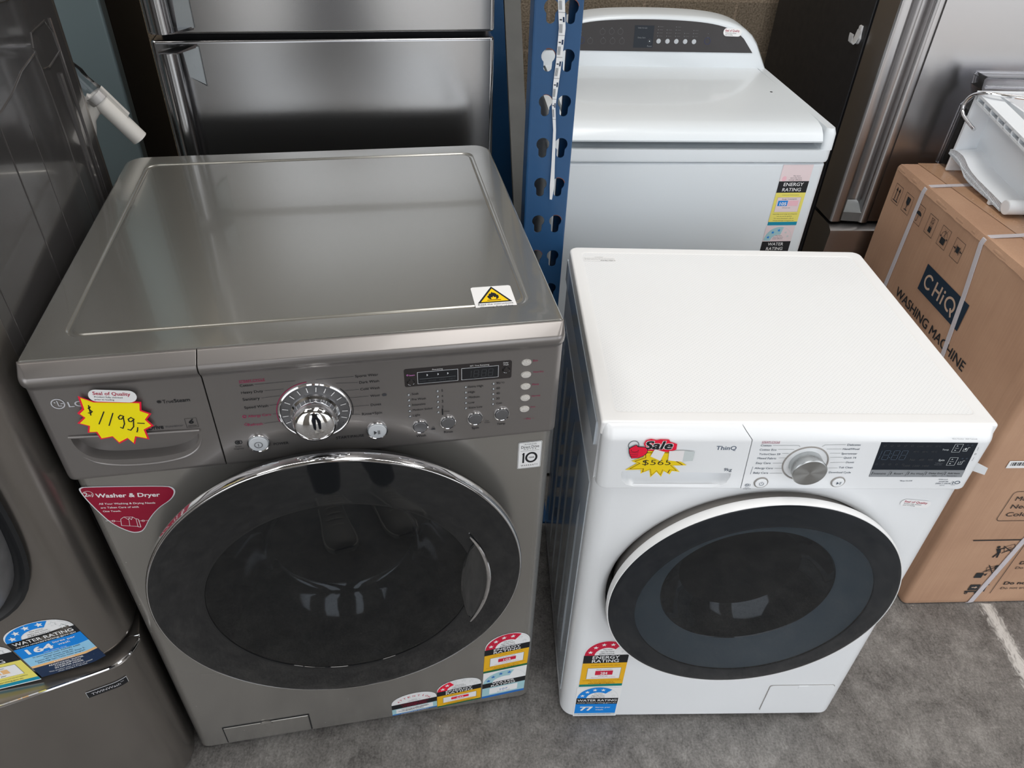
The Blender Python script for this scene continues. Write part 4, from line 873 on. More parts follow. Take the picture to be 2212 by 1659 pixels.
    for i in range(5): D.ring(.4275 + .0105 * i, .8195, .0014, .0014, .0020, .0020, 'dim', 2); D.ring(.4275 + .0105 * i, .7805, .0012, .0012, .0018, .0018, 'dim', 2)
    D.build('display_screen', dp)
    def button(x, z, r, name, icon):
        b = MB(); b.lathe([(r, -0.0005), (r, 0.0012), (r * .9, 0.0018), (r * .84, 0.0006)], (x, -0.016, z), mat_doorgrey, seg=36); o = b.build(name, cp)
        b = MB(); b.lathe([(r * .85, 0.0), (r * .83, .0022), (r * .7, .0030), (.0004, .0033)], (x, -0.016, z), mat_white, seg=36, caps=(False, True)); b.build('button_cap', o)
        D = Decal(front_map(-0.0193)); icon(D, x, z); D.build('button_symbol', o)
    def ip(D, x, z): D.ring(x, z, .0030, .0030, .0037, .0037, 'slate', 1, -4.2, 1.06); D.line([(x, z + .0005), (x, z + .0045)], .0007, 'slate', 1)
    def il(D, x, z):
        D.poly([(x - .0032, z - .003), (x + .0006, z), (x - .0032, z + .003)], 'slate', 1)
        for k in (.0018, .0034): D.line([(x + k, z - .003), (x + k, z + .003)], .0006, 'slate', 1)
    button(.2581, .7392, .0112, 'power_button', ip); button(.3798, .7412, .0112, 'start_button', il)
    # dial
    b = MB(); b.lathe([(.0352, 0.0), (.0352, .0012), (.0335, .0016), (.0330, .0004)], (.3165, -0.016, .7810), mat_doorgrey, seg=64); dl = b.build('programme_dial', cp)
    b = MB(); b.lathe([(.0250, 0.0), (.0252, .012), (.0262, .019), (.0262, .0205), (.0252, .0215)], (.3165, -0.016, .7810), mat_alu, seg=64); b.build('dial_knob', dl)
    b = MB(); b.lathe([(.0254, .0213), (.0246, .0219), (.0004, .0219)], (.3165, -0.016, .7810), mat_alu_face, seg=64, caps=(False, True)); b.build('dial_face', dl)
    # door
    b = MB(); b.lathe([(.234, -.03), (.234, -.004), (.2350, .006), (.2370, .018), (.2440, .020)], (cx, yf, cz), mat_doorgrey, seg=120); door = b.build('door', T)
    b = MB(); b.lathe([(.2420, .0170), (.2500, .0185), (.2535, .0225), (.2548, .0280), (.2550, .0330), (.2544, .0372), (.2534, .0384), (.2524, .0384), (.2520, .0365)], (cx, yf, cz), mat_whiteplastic, seg=140); b.build('door_rim', door)
    b = MB(); b.lathe([(.2522, .0375), (.2508, .0386), (.2460, .0392), (.235, .0405), (.212, .0422), (.2060, .0424), (.2055, .0400)], (cx, yf, cz), mat_doorblack, seg=140); b.build('door_frame', door)
    b = MB(); b.lathe([(.2060, .0423), (.18, .0438), (.12, .0458), (.06, .0468), (.0005, .0472)], (cx, yf, cz), mat_windowglass, seg=140, caps=(False, True)); b.build('window_glass', door)
    b = MB(); b.lathe([(.2060, .0400), (.198, .0330), (.180, .0210), (.165, .0120), (.1560, .0085), (.1540, .0060)], (cx, yf, cz), mat_flange, seg=120); b.build('lens_flange', door)
    b = MB(); b.lathe([(.1545, .0075), (.1520, .0060), (.146, -.004), (.136, -.018), (.122, -.032), (.107, -.043), (.100, -.050), (.096, -.056), (.085, -.060), (.04, -.064), (.0005, -.065)], (cx, yf, cz), mat_bowl, seg=120, caps=(False, True)); b.build('glass_bowl', door)
    # service flap
    b = MB(); fx0, fx1, fz0, fz1 = .430, .569, .028, .130
    b.prism(rrect(fx0, fx1, fz0, fz1, .006, 4), yf - .0008, yf + .001, mat_doorgrey)
    b.prism(rrect(fx0 + .001, fx1 - .001, fz0 + .001, fz1 - .001, .006, 4), yf - .0024, yf + .001, mat_white)
    b.box(.490, .512, yf - .0030, yf, .118, .1295, mat_white, .001, 1); b.build('service_flap', T)
    for x in (.05, w - .05):
        for y in (.06, d - .06):
            b = MB(); b.lathe([(.02, 0), (.022, .004), (.018, .01), (.018, .02)], (x, y, 0), mat_black, 'z', 20, (True, True)); b.build('foot', T)
    # sale tag
    D = Decal(front_map(-0.0163), base=.0010)
    st = [(.0640, .8060), (.0659, .7937), (.048, .7851), (.0576, .7804), (.0412, .7660), (.0657, .7671), (.0655, .7584), (.0783, .7662), (.0821, .7502), (.0899, .7624), (.0986, .7517), (.1007, .7644), (.1111, .7567), (.1132, .7645), (.1258, .7626), (.1127, .776), (.134, .7767), (.1205, .7865), (.1110, .8060)]
    c = (.087, .783)
    sh = lambda k: [(c[0] + (p[0] - c[0]) * k, c[1] + (p[1] - c[1]) * k) for p in st]
    D.poly(sh(1.0), 'saleyellow', 0); D.poly(sh(.88), 'brown', 1); D.poly(sh(.83), 'saleyellow', 2)
    D.poly([(.0637, .8276), (.0713, .8310), (.0800, .8285), (.0850, .8302), (.0982, .8297), (.1010, .8250), (.1118, .8208), (.1123, .8098), (.1024, .8042), (.0678, .8075), (.062, .8204)], 'star_red', 3)
    D.text('Sale', .0640, .1050, .8185, 'white', 4, bold=.075, h=.0150, shear=.18); D.text('Sale', .0640, .1050, .8185, 'black', 6, bold=.035, h=.0150, shear=.18)
    D.poly([(.0405, .8111), (.0440, .8150), (.0514, .8200), (.0540, .8160), (.0655, .8150), (.0700, .8100), (.0695, .8021), (.0645, .7960), (.0579, .7922), (.0471, .7912), (.0424, .8010)], 'black', 8); D.poly([(.0415, .8108), (.0445, .8140), (.0510, .8188), (.0535, .8150), (.0650, .8142), (.0690, .8095), (.0685, .8028), (.0640, .7970), (.0575, .7933), (.0476, .7922), (.0433, .8012)], 'star_red', 9)
    for z0 in (.8045, .8005, .7968): D.line([(.0432, z0), (.0500, z0 - .0012), (.0560, z0 + .0005)], .0007, 'black', 10)
    D.ring(.0500, .8085, .0052, .0028, .0059, .0035, 'black', 10, pi * .9, pi * 2.1)
    D.text('$565', .0653, .1083, .7830, 'black', 6, bold=-.012, h=.0105)
    tg = D.build('sale_tag', T, 'red and yellow sale burst tag with handwritten $565')
    D = Decal(front_map(-0.0163), base=.0026)
    D.poly([(.0796, .8114), (.0956, .8060), (.0915, .7873), (.0751, .7965)], 'tapewhite', 0); D.poly([(.1018, .8079), (.1247, .809), (.1255, .7856), (.1034, .7883)], 'tapewhite', 0); D.poly([(.1247, .8085), (.1408, .8067), (.1409, .7876), (.1255, .7858)], 'palegrey', 0); D.build('tape_piece', tg, 'torn white sticky tape')
    seal_sticker(T, affine(front_map(-0.0102), (.5015, .6810), (.99, -.12), (.10, .99)), w=.052, hgt=.0165)
    # rating labels
    D = Decal(affine(front_map(-.0102), (.0285, .1300), (.99, .045), (.0, 1))); rating(D, .0895, .165, 'red', 4, .72, ('ENERGY', 'RATING'), body_energy('amber', 'teal', '284', 'red'), banner=(.53, .70)); D.build('energy_rating_label', T, 'amber energy label with 284 in a red box')
    D = Decal(affine(front_map(-.0102), (.0280, .0145), (.99, .008), (.0, 1))); W, H = .0890, .1140
    D.rect(-.002, W + .003, -.004, .112, 'white', -1)
    def wb(D, W, y1):
        D.rect(0, W, .0080, y1, 'blue', 0); D.rect(0, W, 0, .0080, 'palegrey', 0)
        D.text('77', W * .13, W * .42, .0275, 'white', 2, bold=.04, h=.0150); D.text('litres per', W * .5, W * .86, .0325, 'white', 2, bold=.01, h=.0046); D.text('wash', W * .5, W * .69, .0230, 'white', 2, bold=.01, h=.0046); D.text('In accordance with AS/NZS 6400', W * .1, W * .9, .0040, 'oceanblue', 2, h=.003)
        D.text('WATER RATING', W * .03, W * .97, y1 + .0150, 'white', 2, bold=.012, h=.0080); D.text('www.waterrating.gov.au', W * .02, W * .97, y1 + .0055, 'white', 2, bold=.008, h=.0040)
    rating(D, W, H, 'blue', 4, .72, '', wb, banner=(.405, .615), hollow=2); D.build('water_rating_label', T, 'bright blue water rating label reading 77 litres per wash')
    # loose tape tab at the right edge
    b = MB(); b.loft([[(w - .004, .005, .770), (w + .0205, -.006, .762), (w + .0235, -.004, .745), (w - .002, .007, .748)], [(w - .004, .0056, .770), (w + .0205, -.0054, .762), (w + .0235, -.0034, .745), (w - .002, .0076, .748)]], mat_tape); b.build('tape_tab', T, offset=None)['label'] = 'small white tape tab sticking out on the right'
    return T
mat_alu_face = None
def turned_alu():
    m = bpy.data.materials.new('turned_dial_face'); m.use_nodes = True; nt = m.node_tree; b = nt.nodes['Principled BSDF']; N = nt.nodes.new; Lk = nt.links.new
    b.inputs['Base Color'].default_value = (*s2l(196, 198, 198), 1); b.inputs['Metallic'].default_value = 1; b.inputs['Roughness'].default_value = .3; b.inputs['Anisotropic'].default_value = .85
    tc = N('ShaderNodeTexCoord'); mp = N('ShaderNodeMapping'); mp.inputs['Location'].default_value = (-.3165, 0, -.781); Lk(tc.outputs['Object'], mp.inputs[0])
    tg = N('ShaderNodeTangent'); tg.direction_type = 'RADIAL'; tg.axis = 'Y'
    sp = N('ShaderNodeSeparateXYZ'); Lk(mp.outputs[0], sp.inputs[0]); cb = N('ShaderNodeCombineXYZ')
    ng = N('ShaderNodeMath'); ng.operation = 'MULTIPLY'; ng.inputs[1].default_value = -1; Lk(sp.outputs['X'], ng.inputs[0]); Lk(sp.outputs['Z'], cb.inputs['X']); Lk(ng.outputs[0], cb.inputs['Z'])
    vt = N('ShaderNodeVectorTransform'); vt.vector_type = 'VECTOR'; vt.convert_from = 'OBJECT'; vt.convert_to = 'WORLD'; Lk(cb.outputs[0], vt.inputs[0])
    nm = N('ShaderNodeVectorMath'); nm.operation = 'NORMALIZE'; Lk(vt.outputs[0], nm.inputs[0]); Lk(nm.outputs[0], b.inputs['Tangent'])
    return m
mat_alu_face = turned_alu()
mat_doorblack = pm('door_black_frame', (0.010, 0.013, 0.017), rough=0.08, coat=0.3, spec=0.4, nscale=14, noise=0.2)
mat_annulus = pm('smoked_blue_grey_glass', s2l(56, 68, 74), rough=0.10, coat=0.4)
WHITE = build_white()
# ------------------------------------------------------------------ tall machine on the left and the drawer washer under it
def plan_loop(w, d, r, bulge=0.0, seg=10, rb=0.03):
    """plan with its front-right corner at the origin: x from -w to 0, front bowed towards -y"""
    P = []
    n = 16
    for i in range(n + 1):
        x = -w + r + (w - 2 * r) * i / n; t = (x + w / 2) / (w / 2 - r)
        P.append((x, -bulge * (1 - t * t)))
    for i in range(1, seg + 1):
        a = pi / 2 * i / seg; P.append((-r + r * sin(a), r - r * cos(a)))
    P += [(0, d - rb), (-rb * .3, d - rb * .3), (-rb, d), (-w + rb, d), (-w + rb * .3, d - rb * .3), (-w, d - rb)]
    for i in range(0, seg):
        a = pi / 2 * i / seg; P.append((-w + r - r * cos(a), r - r * sin(a)))
    return P

def build_left():
    w, d = 0.70, 0.72
    T = thing('front_load_washer', 'tall graphite front-loading washer at the left edge with blue 164 litre water label', 'washing machine', (-0.611, 0.66, 0.424), 0.25)
    z = lambda v: v - 0.424
    b = MB(); L = []
    base = plan_loop(w, d, .07, .012)
    def sc(p, k): return [(q[0] * (1) + (k if q[0] < -w / 2 else -k), q[1] + (k if q[1] < d / 2 else -k)) for q in p]
    L = [zl(sc(base, .012), z(.425)), zl(sc(base, .004), z(.432)), zl(base, z(.445)), zl(base, z(1.395)), zl(sc(base, .006), z(1.405))]
    b.loft(L, mat_blacksteel); body = b.build('cabinet', T)
    # side panel with pressed creases and a grip pocket
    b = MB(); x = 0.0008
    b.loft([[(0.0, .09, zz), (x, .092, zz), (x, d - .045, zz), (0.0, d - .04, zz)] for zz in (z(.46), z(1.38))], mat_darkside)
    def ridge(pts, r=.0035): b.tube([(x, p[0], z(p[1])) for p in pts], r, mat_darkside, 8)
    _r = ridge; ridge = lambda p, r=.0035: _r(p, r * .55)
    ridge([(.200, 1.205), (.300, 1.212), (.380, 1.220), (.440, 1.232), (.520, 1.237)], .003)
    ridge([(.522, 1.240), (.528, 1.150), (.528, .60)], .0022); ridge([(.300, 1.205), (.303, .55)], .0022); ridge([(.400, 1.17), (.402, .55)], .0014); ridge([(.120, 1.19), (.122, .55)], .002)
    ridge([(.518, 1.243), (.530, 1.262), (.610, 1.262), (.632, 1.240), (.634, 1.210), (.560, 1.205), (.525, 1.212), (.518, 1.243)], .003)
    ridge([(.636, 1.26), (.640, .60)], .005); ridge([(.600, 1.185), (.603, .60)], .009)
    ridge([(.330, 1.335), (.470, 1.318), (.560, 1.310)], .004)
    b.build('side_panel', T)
    # door at the far left of the frame: only its right edge shows
    cx, cz = -w / 2, z(.862)
    def sq(R, k, y, n=96):                                            # superellipse ring
        out = []
        for i in range(n):
            a = 2 * pi * i / n; c, s = cos(a), sin(a); rr = R / (abs(c) ** k + abs(s) ** k) ** (1 / k); out.append((cx + rr * c, y, cz + rr * s))
        return out
    yf = -.010
    b = MB(); b.loft([sq(.304, 3.5, yf - .002), sq(.299, 3.5, yf - .004), sq(.294, 3.5, yf - .001), sq(.290, 3.5, yf + .0005)], mat_black, caps=(False, True)); dr = b.build('door', T)
    b = MB(); b.loft([sq(.286, 3.5, yf), sq(.284, 3.5, yf - .018), sq(.277, 3.4, yf - .030), sq(.266, 3.3, yf - .032), sq(.250, 3, yf - .024)], mat_doorgreyrim, caps=(False, False)); b.build('door_rim', dr)
    b = MB(); b.loft([sq(.252, 3, yf - .026), sq(.248, 3, yf - .028), sq(.20, 2.6, yf - .034), sq(.10, 2.2, yf - .038)], mat_doorface, caps=(False, True)); b.build('door_glass', dr)
    # water label
    def onfront(u, v, h):
        x_ = u
        if x_ > -.07: a = math.asin(min(1, (x_ + .07) / .07)); y = .07 - .07 * cos(a)
        else: t = (x_ + w / 2) / (w / 2 - .07); y = -.012 * (1 - t * t)
        return (x_, y - h, z(v))
    sl = lambda o, eu, ev: affine(onfront, o, eu, ev)
    W = .097; H = .1335
    D = Decal(sl((-.1310, .4255), (.985, .100), (-.16, 1)), base=.0008)
    f = lambda r: r * (H - .032)
    def wl_(D, W, y1):
        strips = [(0, .0275, 'navy'), (.0275, .0330, 'peach'), (.0330, .0560, 'sky'), (.0560, y1, 'blue')]
        for a, b_, c in strips:
            for k in range(6): D.rect(W * k / 6, W * (k + 1) / 6, a, b_, c, 0)
        D.text('164', W * .14, W * .52, .0700, 'white', 3, bold=.03, h=.0125); D.text('litres per', W * .56, W * .90, .0765, 'white', 3, bold=.01, h=.0045); D.text('wash', W * .60, W * .78, .0690, 'white', 3, bold=.01, h=.0045); D.text('Load capacity 16 kg', W * .34, W * .68, .0595, 'white', 3, h=.0022)
        D.text('In accordance with AS/NZS 6400', W * .14, W * .86, .0535, 'navy', 3, h=.0028)
        for i, (t, k) in enumerate((('Model tested using the', .22), ('Cotton 40\u00b0C, Intensive Wash, Rinse 3,', .38), ('Extra High Spin, Turbo Clean program', .36))): D.text(t, W * (.5 - k), W * (.5 + k), .0480 - .0050 * i, 'navy', 3, h=.0030)
        D.text('ATTENTION', W * .34, W * .66, .0302, 'white', 3, bold=.01, h=.0032)
        for i, (t, k) in enumerate((('ADDITIONAL WATER', .27), ('CONSUMPTION', .20), ('IN DRYER MODE', .22))): D.text(t, W * (.5 - k), W * (.5 + k), .0240 - .0050 * i, 'white', 3, bold=.015, h=.0034)
        D.text('This product uses 16 litres of water', W * .16, W * .84, .0085, 'white', 3, h=.0028); D.text('when drying a 9 kg load', W * .27, W * .73, .0042, 'white', 3, h=.0028)
        D.text('WATER RATING', W * .06, W * .95, y1 + .0120, 'white', 3, bold=.012, h=.0072); D.text('www.waterrating.gov.au', W * .06, W * .95, y1 + .0042, 'white', 3, bold=.008, h=.0036)
    rating(D, W, H, 'blue', 4, .66, '', wl_, banner=(.615, .755), hollow=2); D.build('water_rating_label', T, 'blue water rating label reading 164 litres per wash')
    D = Decal(sl((-.2310, .4155), (.99, .05), (-.16, 1)), base=.0006)
    def eb(D, W, y1):
        D.rect(0, W, 0, .010, 'white', 0); D.rect(0, W, .002, .010, 'tealblue', 1); D.rect(0, W, .010, y1, 'lemon', 0); D.rect(W * .1, W * .88, .026, .054, 'midgrey', 1); D.rect(W * .105, W * .875, .0265, .0535, 'white', 2); D.rect(W * .3, W * .72, .035, .046, 'peach', 3); D.text('571', W * .38, W * .62, .0405, 'white', 4, bold=.02, h=.008); D.text('kWh per year', W * .36, W * .64, .0310, 'darkgrey', 3, h=.003); D.text('Energy consumption', W * .3, W * .7, .0500, 'darkgrey', 3, h=.003); D.text('www.energyrating.gov.au', W * .2, W * .8, .0150, 'darkgrey', 3, h=.003); D.text('Actual energy use depends on how you use the appliance', W * .1, W * .9, .0210, 'darkgrey', 3, h=.0022)
    rating(D, .0985, .115, 'peach', 4, .5, ('ENERGY', 'RATING'), eb, banner=(.53, .74)); D.build('energy_rating_label', T, 'pale yellow energy rating label')
    # drain elbow on the back, wrapped with clear tape
    b = MB(); q = Vector((-.006, .757, z(1.108)))
    dv = Vector((.0485, .009, -.078)).normalized(); e0 = q + dv * .005; e1 = q + dv * .112
    b.tube([e0, e1], .0160, mat_pipe, 24); b.lathe([(.0, 0)], (0, 0, 0), mat_pipe, 'x', 3) if False else None
    pp = b.build('drain_pipe', T); pp['label'] = 'white plastic drain elbow sticking out behind'
    b = MB(); b.tube([q + Vector((-.03, 0, -.10)), q + Vector((-.02, .004, -.05)), q + Vector((.0, .006, -.02)) , q + Vector((.012, .01, -.03))], [.012, .014, .018, .017], mat_pipe, 18); b.build('pipe_branch', pp)
    b = MB(); b.obox(q + dv * .040 + Vector((.011, 0, .010)), dv, Vector((0, 1, 0)), Vector((.6, -.2, .7)), .032, .005, .008, mat_pipe); b.build('pipe_rib', pp)
    b = MB(); b.tube([q - dv * .06, q - dv * .035, q - dv * .02, q + dv * .005, q + dv * .02], [.016, .020, .0175, .0205, .0195], mat_clearplastic, 16); b.build('tape_wrap', pp)
    # ---- drawer washer below
    P = thing('pedestal_washer', 'low graphite drawer washer under the tall left-hand machine', 'washing machine', (-0.598, 0.668, 0), 0.42)
    b = MB(); base = plan_loop(w, .66, .06, .010)
    L = [zl(sc(base, .010), .0), zl(sc(base, .003), .006), zl(base, .014), zl(base, .4085), zl(sc(base, .003), .4135), zl(sc(base, .010), .4150), zl(sc(base, .03), .4150)]
    b.loft(L, mat_blacksteel); b.build('drawer_front', P)
    b = MB(); fr = [p for p in sc(base, .0015) if p[1] < .06]
    b.tube([(p[0], p[1], .4125) for p in fr], .0028, mat_chrome, 8); b.build('trim_strip', P)
    def pm_(u, v, h): 
        if u > -.06: a = math.asin(min(1, (u + .06) / .06)); y = .06 - .06 * cos(a)
        else: t = (u + w / 2) / (w / 2 - .06); y = -.010 * (1 - t * t)
        return (u, y - h, v)
    D = Decal(pm_, base=.0016)
    D.rect(-.0960, -.0340, .3595, .3760, 'silverline', 0, 12); D.rect(-.0955, -.0345, .3595, .3748, 'black', 1, 12); D.text('TWINWash', -.0890, -.0450, .3672, 'logo', 4, h=.0060, bold=.004); D.text('TM', -.0445, -.0395, .3700, 'logo', 4, h=.0025); D.build('name_badge', P, 'small dark badge with silver lettering')
    return T, P
mat_doorgreyrim = pm('worn_grey_rim', s2l(128, 128, 130), rough=.4, metal=.5, noise=.25, nscale=60)
LEFT, PED = build_left()
# ------------------------------------------------------------------ white top loader behind
def build_toploader():
    w, d = 0.618, 0.56
    T = thing('top_load_washing_machine', 'white top-loading washing machine with dark curved control console behind the blue post', 'washing machine', (0.0570, 1.535, 0), 0.106)
    b = MB(); rounded_slab(b, .010, w, 0.0, d, .015, .953, (.012, .012, .01, .01), .006, mat_coolwhite); b.build('cabinet', T)
    # deck with a finger channel along the front
    b = MB(); rr = (.016, .016, .012, .012); L = []
    for ins, z in ((.004, .955), (.001, .957), (0, .962), (0, .984)): L.append(zl(rrect(.006 + ins, w + .004 - ins, -.004 + ins, d - ins, rr), z))
    b.loft(L, mat_coolwhite)
    # raised side rails and back of the deck
    b.loft([zl(rrect(.006, .036, -.004, d, .010), .984), zl(rrect(.006, .036, -.002, d, .010), 1.018), zl(rrect(.009, .034, .002, d, .008), 1.029)], mat_coolwhite)
    b.loft([zl(rrect(w - .022, w + .004, -.004, d, .010), .984), zl(rrect(w - .022, w + .004, -.002, d, .010), 1.018), zl(rrect(w - .018, w + .001, .004, d, .008), 1.029)], mat_coolwhite)
    b.box(.03, w - .016, .455, d, .984, 1.030, mat_coolwhite, .004)
    b.build('top_deck', T)
    # lid with a rolled front lip
    prof = [(.452, 1.020), (.452, 1.031), (.30, 1.0335), (.10, 1.0335), (.045, 1.0320), (.018, 1.0265), (.004, 1.0160), (-.004, 1.0040), (-.003, 1.0005), (.002, 1.0000), (.012, 1.006), (.03, 1.012)]
    b = MB(); b.loft([[(x, p[0], p[1]) for p in prof] for x in (.039, .041)] + [[(x, p[0], p[1]) for p in prof] for x in (w - .028, w - .025)], mat_coolwhite); b.build('lid', T)
    b = MB(); b.lathe([(.003, 0), (.003, .0007)], (.557, .236, 1.0334), mat_black, 'z', 14, (True, True)); b.build('lid_stopper', T)
    # console: white arched hood with a dark fascia
    def arch(x0, x1, zb, zt, rise, n=36):
        out = [(x0, zb)]
        for i in range(n + 1):
            t = i / n; u = 2 * t - 1; s = (1 - abs(u) ** 5.5) ** (1 / 2.2)
            out.append((x0 + (x1 - x0) * (0.025 + .95 * t) if 0 < i < n else (x0 + (x1 - x0) * t), zb + (zt - zb) * s + rise * (1 - u * u) * s))
        return out + [(x1, zb)]
    b = MB(); A = lambda ins, y, zt: [(p[0], y + (p[1] - 1.03) * .18, p[1]) for p in arch(.008 + ins, w + .003 - ins, 1.029, zt - ins, .018)]
    b.loft([A(.012, .445, 1.130), A(.004, .449, 1.130), A(0, .458, 1.130), A(0, .52, 1.132), A(.006, .552, 1.130)], mat_coolwhite)
    co = b.build('console', T)
    b = MB()
    fa = [(.036, 1.066)] + [p for p in arch(.036, .576, 1.066, 1.1225, .0155)[1:-1]] + [(.576, 1.066)]
    b.loft([[(p[0], y + (p[1] - 1.03) * .18, p[1]) for p in fa] for y in (.4462, .4436)], mat_panelblack); fc = b.build('control_panel', co)
    cm = lambda u, v, h: (u, .4436 + (v - 1.03) * .18 - h, v)
    D = Decal(cm)
    D.rect(.262, .312, 1.0745, 1.1250, 'screen', 0); D.text('TIME TO GO', .270, .294, 1.119, 'midgrey', 1); D.text('Delay Start', .272, .292, 1.0975, 'midgrey', 1); D.ring(.303, 1.0895, .0042, .0042, .0050, .0050, 'dim', 1); D.ell(.303, 1.0895, .0014, .0014, 'consolewhite', 1); D.text('Reset', .298, .310, 1.0785, 'midgrey', 1)
    for (x, z) in ((.181, 1.109), (.204, 1.110), (.2265, 1.110), (.184, 1.0885), (.208, 1.0885), (.232, 1.0885), (.151, 1.088)):
        D.ring(x, z, .0062, .0062, .0068, .0068, 'consoledim', 1); D.ell(x, z + .0078, .0008, .0008, 'midgrey', 1)
    for x in (.453, .128): D.ring(x, 1.0920 if x > .3 else 1.089, .0072, .0072, .0080, .0080, 'deepblue', 1); D.ell(x, 1.1010, .0007, .0007, 'midgrey', 1); D.ell(x, 1.1085, .0007, .0007, 'midgrey', 1)
    for i, n in enumerate((4, 3, 4, 2, 3)):
        for k in range(n): D.ell(.3265 + .0230 * i - .004, 1.1015 + .0070 * k, .0009, .0009, 'midgrey', 1); D.line([(.3265 + .0230 * i, 1.1015 + .007 * k), (.3265 + .0230 * i + .008, 1.1015 + .007 * k)], .0007, 'consoledim', 1)
    D.build('panel_lettering', fc)
    for i in range(5):
        b = MB(); c = cm(.3262 + .0230 * i, 1.0900, 0); b.lathe([(.0058, 0), (.0056, .0012), (.0004, .0018)], c, mat_whitebtn, seg=22, caps=(False, True)); b.build('option_button', fc)
    seal_sticker(fc, affine(cm, (.4915, 1.1040), (1, -.02), (0, 1)), w=.0480, hgt=.0185, lay=3)
    # labels
    D = Decal(affine(front_map(-.0002), (.5210, .8050), (1, .010), (.0, 1)), base=.0005); W = .0690
    D.rect(0, W, .0065, .1450, 'paleblush', 0); D.ell(.010, .113, .005, .006, 'palepink', 1)
    for i, t in enumerate(('The more', 'stars the more', 'energy efficient')): D.text(t, W * (.42, .34, .30)[i], W * (.66, .72, .74)[i], .1195 - .0045 * i, 'darkgrey', 2, h=.0026)
    D.rect(0, W, .0800, .1070, 'black', 1); D.text('ENERGY', W * .18, W * .84, .0997, 'white', 2, bold=.008, h=.0078); D.text('RATING', W * .18, W * .80, .0872, 'white', 2, bold=.008, h=.0078)
    D.rect(0, W, .0085, .0800, 'lemon', 1); D.rect(W * .10, W * .90, .0330, .0690, 'midgrey', 2); D.rect(W * .105, W * .895, .0333, .0687, 'paleblush', 3)
    D.text('Energy Consumption', W * .26, W * .76, .0650, 'darkgrey', 4, bold=.01, h=.0024); D.rect(W * .15, W * .48, .0480, .0610, 'blue', 4); D.text('105', W * .22, W * .44, .0535, 'white', 5, bold=.03, h=.0070); D.rect(W * .50, W * .84, .0480, .0610, 'palepink', 4); D.text('kWh per year', W * .34, W * .62, .0435, 'darkgrey', 4, h=.0022)
    for i, (t, k) in enumerate((('Actual energy use and running costs will depend on', .42), ('how you use the appliance', .26), ('For more information, refer to', .34), ('www.energyrating.gov.au', .36))): D.text(t, W * (.5 - k), W * (.5 + k), .0280 - .0053 * i, 'darkgrey', 2, h=.0024)
    D.text('A joint government and industry programme', W * .22, W * .80, .0745, 'darkgrey', 2, h=.0018); D.rect(0, W, 0, .0085, 'tealblue', 1); D.build('energy_rating_label', T, 'faded yellow energy label with 105 in a blue box')
    D = Decal(affine(front_map(-.0002), (.5195, .7050), (1, .010), (.0, 1)), base=.0005)
    D.rect(0, W, .056, .0985, 'paleblush', 0); D.ring(W / 2, .0605, W * .24, .0150, W * .48, .0350, 'aqua', 1, pi * .42, pi); D.ring(W / 2, .0605, W * .475, .0346, W * .485, .0353, 'palegrey', 1, 0, pi)
    for i in range(3): a = pi * (.90 - .19 * i); D.star(W / 2 + W * .36 * cos(a), .0615 + .0255 * sin(a), W * .062, 'blue', 2)
    for i in range(2): a = pi * (.28 - .15 * i); D.star(W / 2 + W * .36 * cos(a), .0615 + .0255 * sin(a), W * .055, 'palegrey', 2)
    for i, t in enumerate(('The more', 'stars the more', 'water efficient')): D.text(t, W * (.40, .33, .32)[i], W * (.62, .68, .68)[i], .0735 - .0040 * i, 'darkgrey', 2, h=.0022)
    D.rect(0, W, .032, .0585, 'black', 1); D.text('WATER', W * .22, W * .76, .0515, 'white', 2, bold=.008, h=.0075); D.text('RATING', W * .20, W * .78, .0395, 'white', 2, bold=.008, h=.0075); D.rect(0, W, 0, .032, 'aqua', 1); D.build('water_rating_label', T, 'pale blue water rating label')
    for x in (.06, w - .05):
        for y in (.06, d - .06):
            b = MB(); b.lathe([(.02, 0), (.022, .004), (.016, .015)], (x, y, 0), mat_black, 'z', 18, (True, True)); b.build('foot', T)
    return T
TOPL = build_toploader()

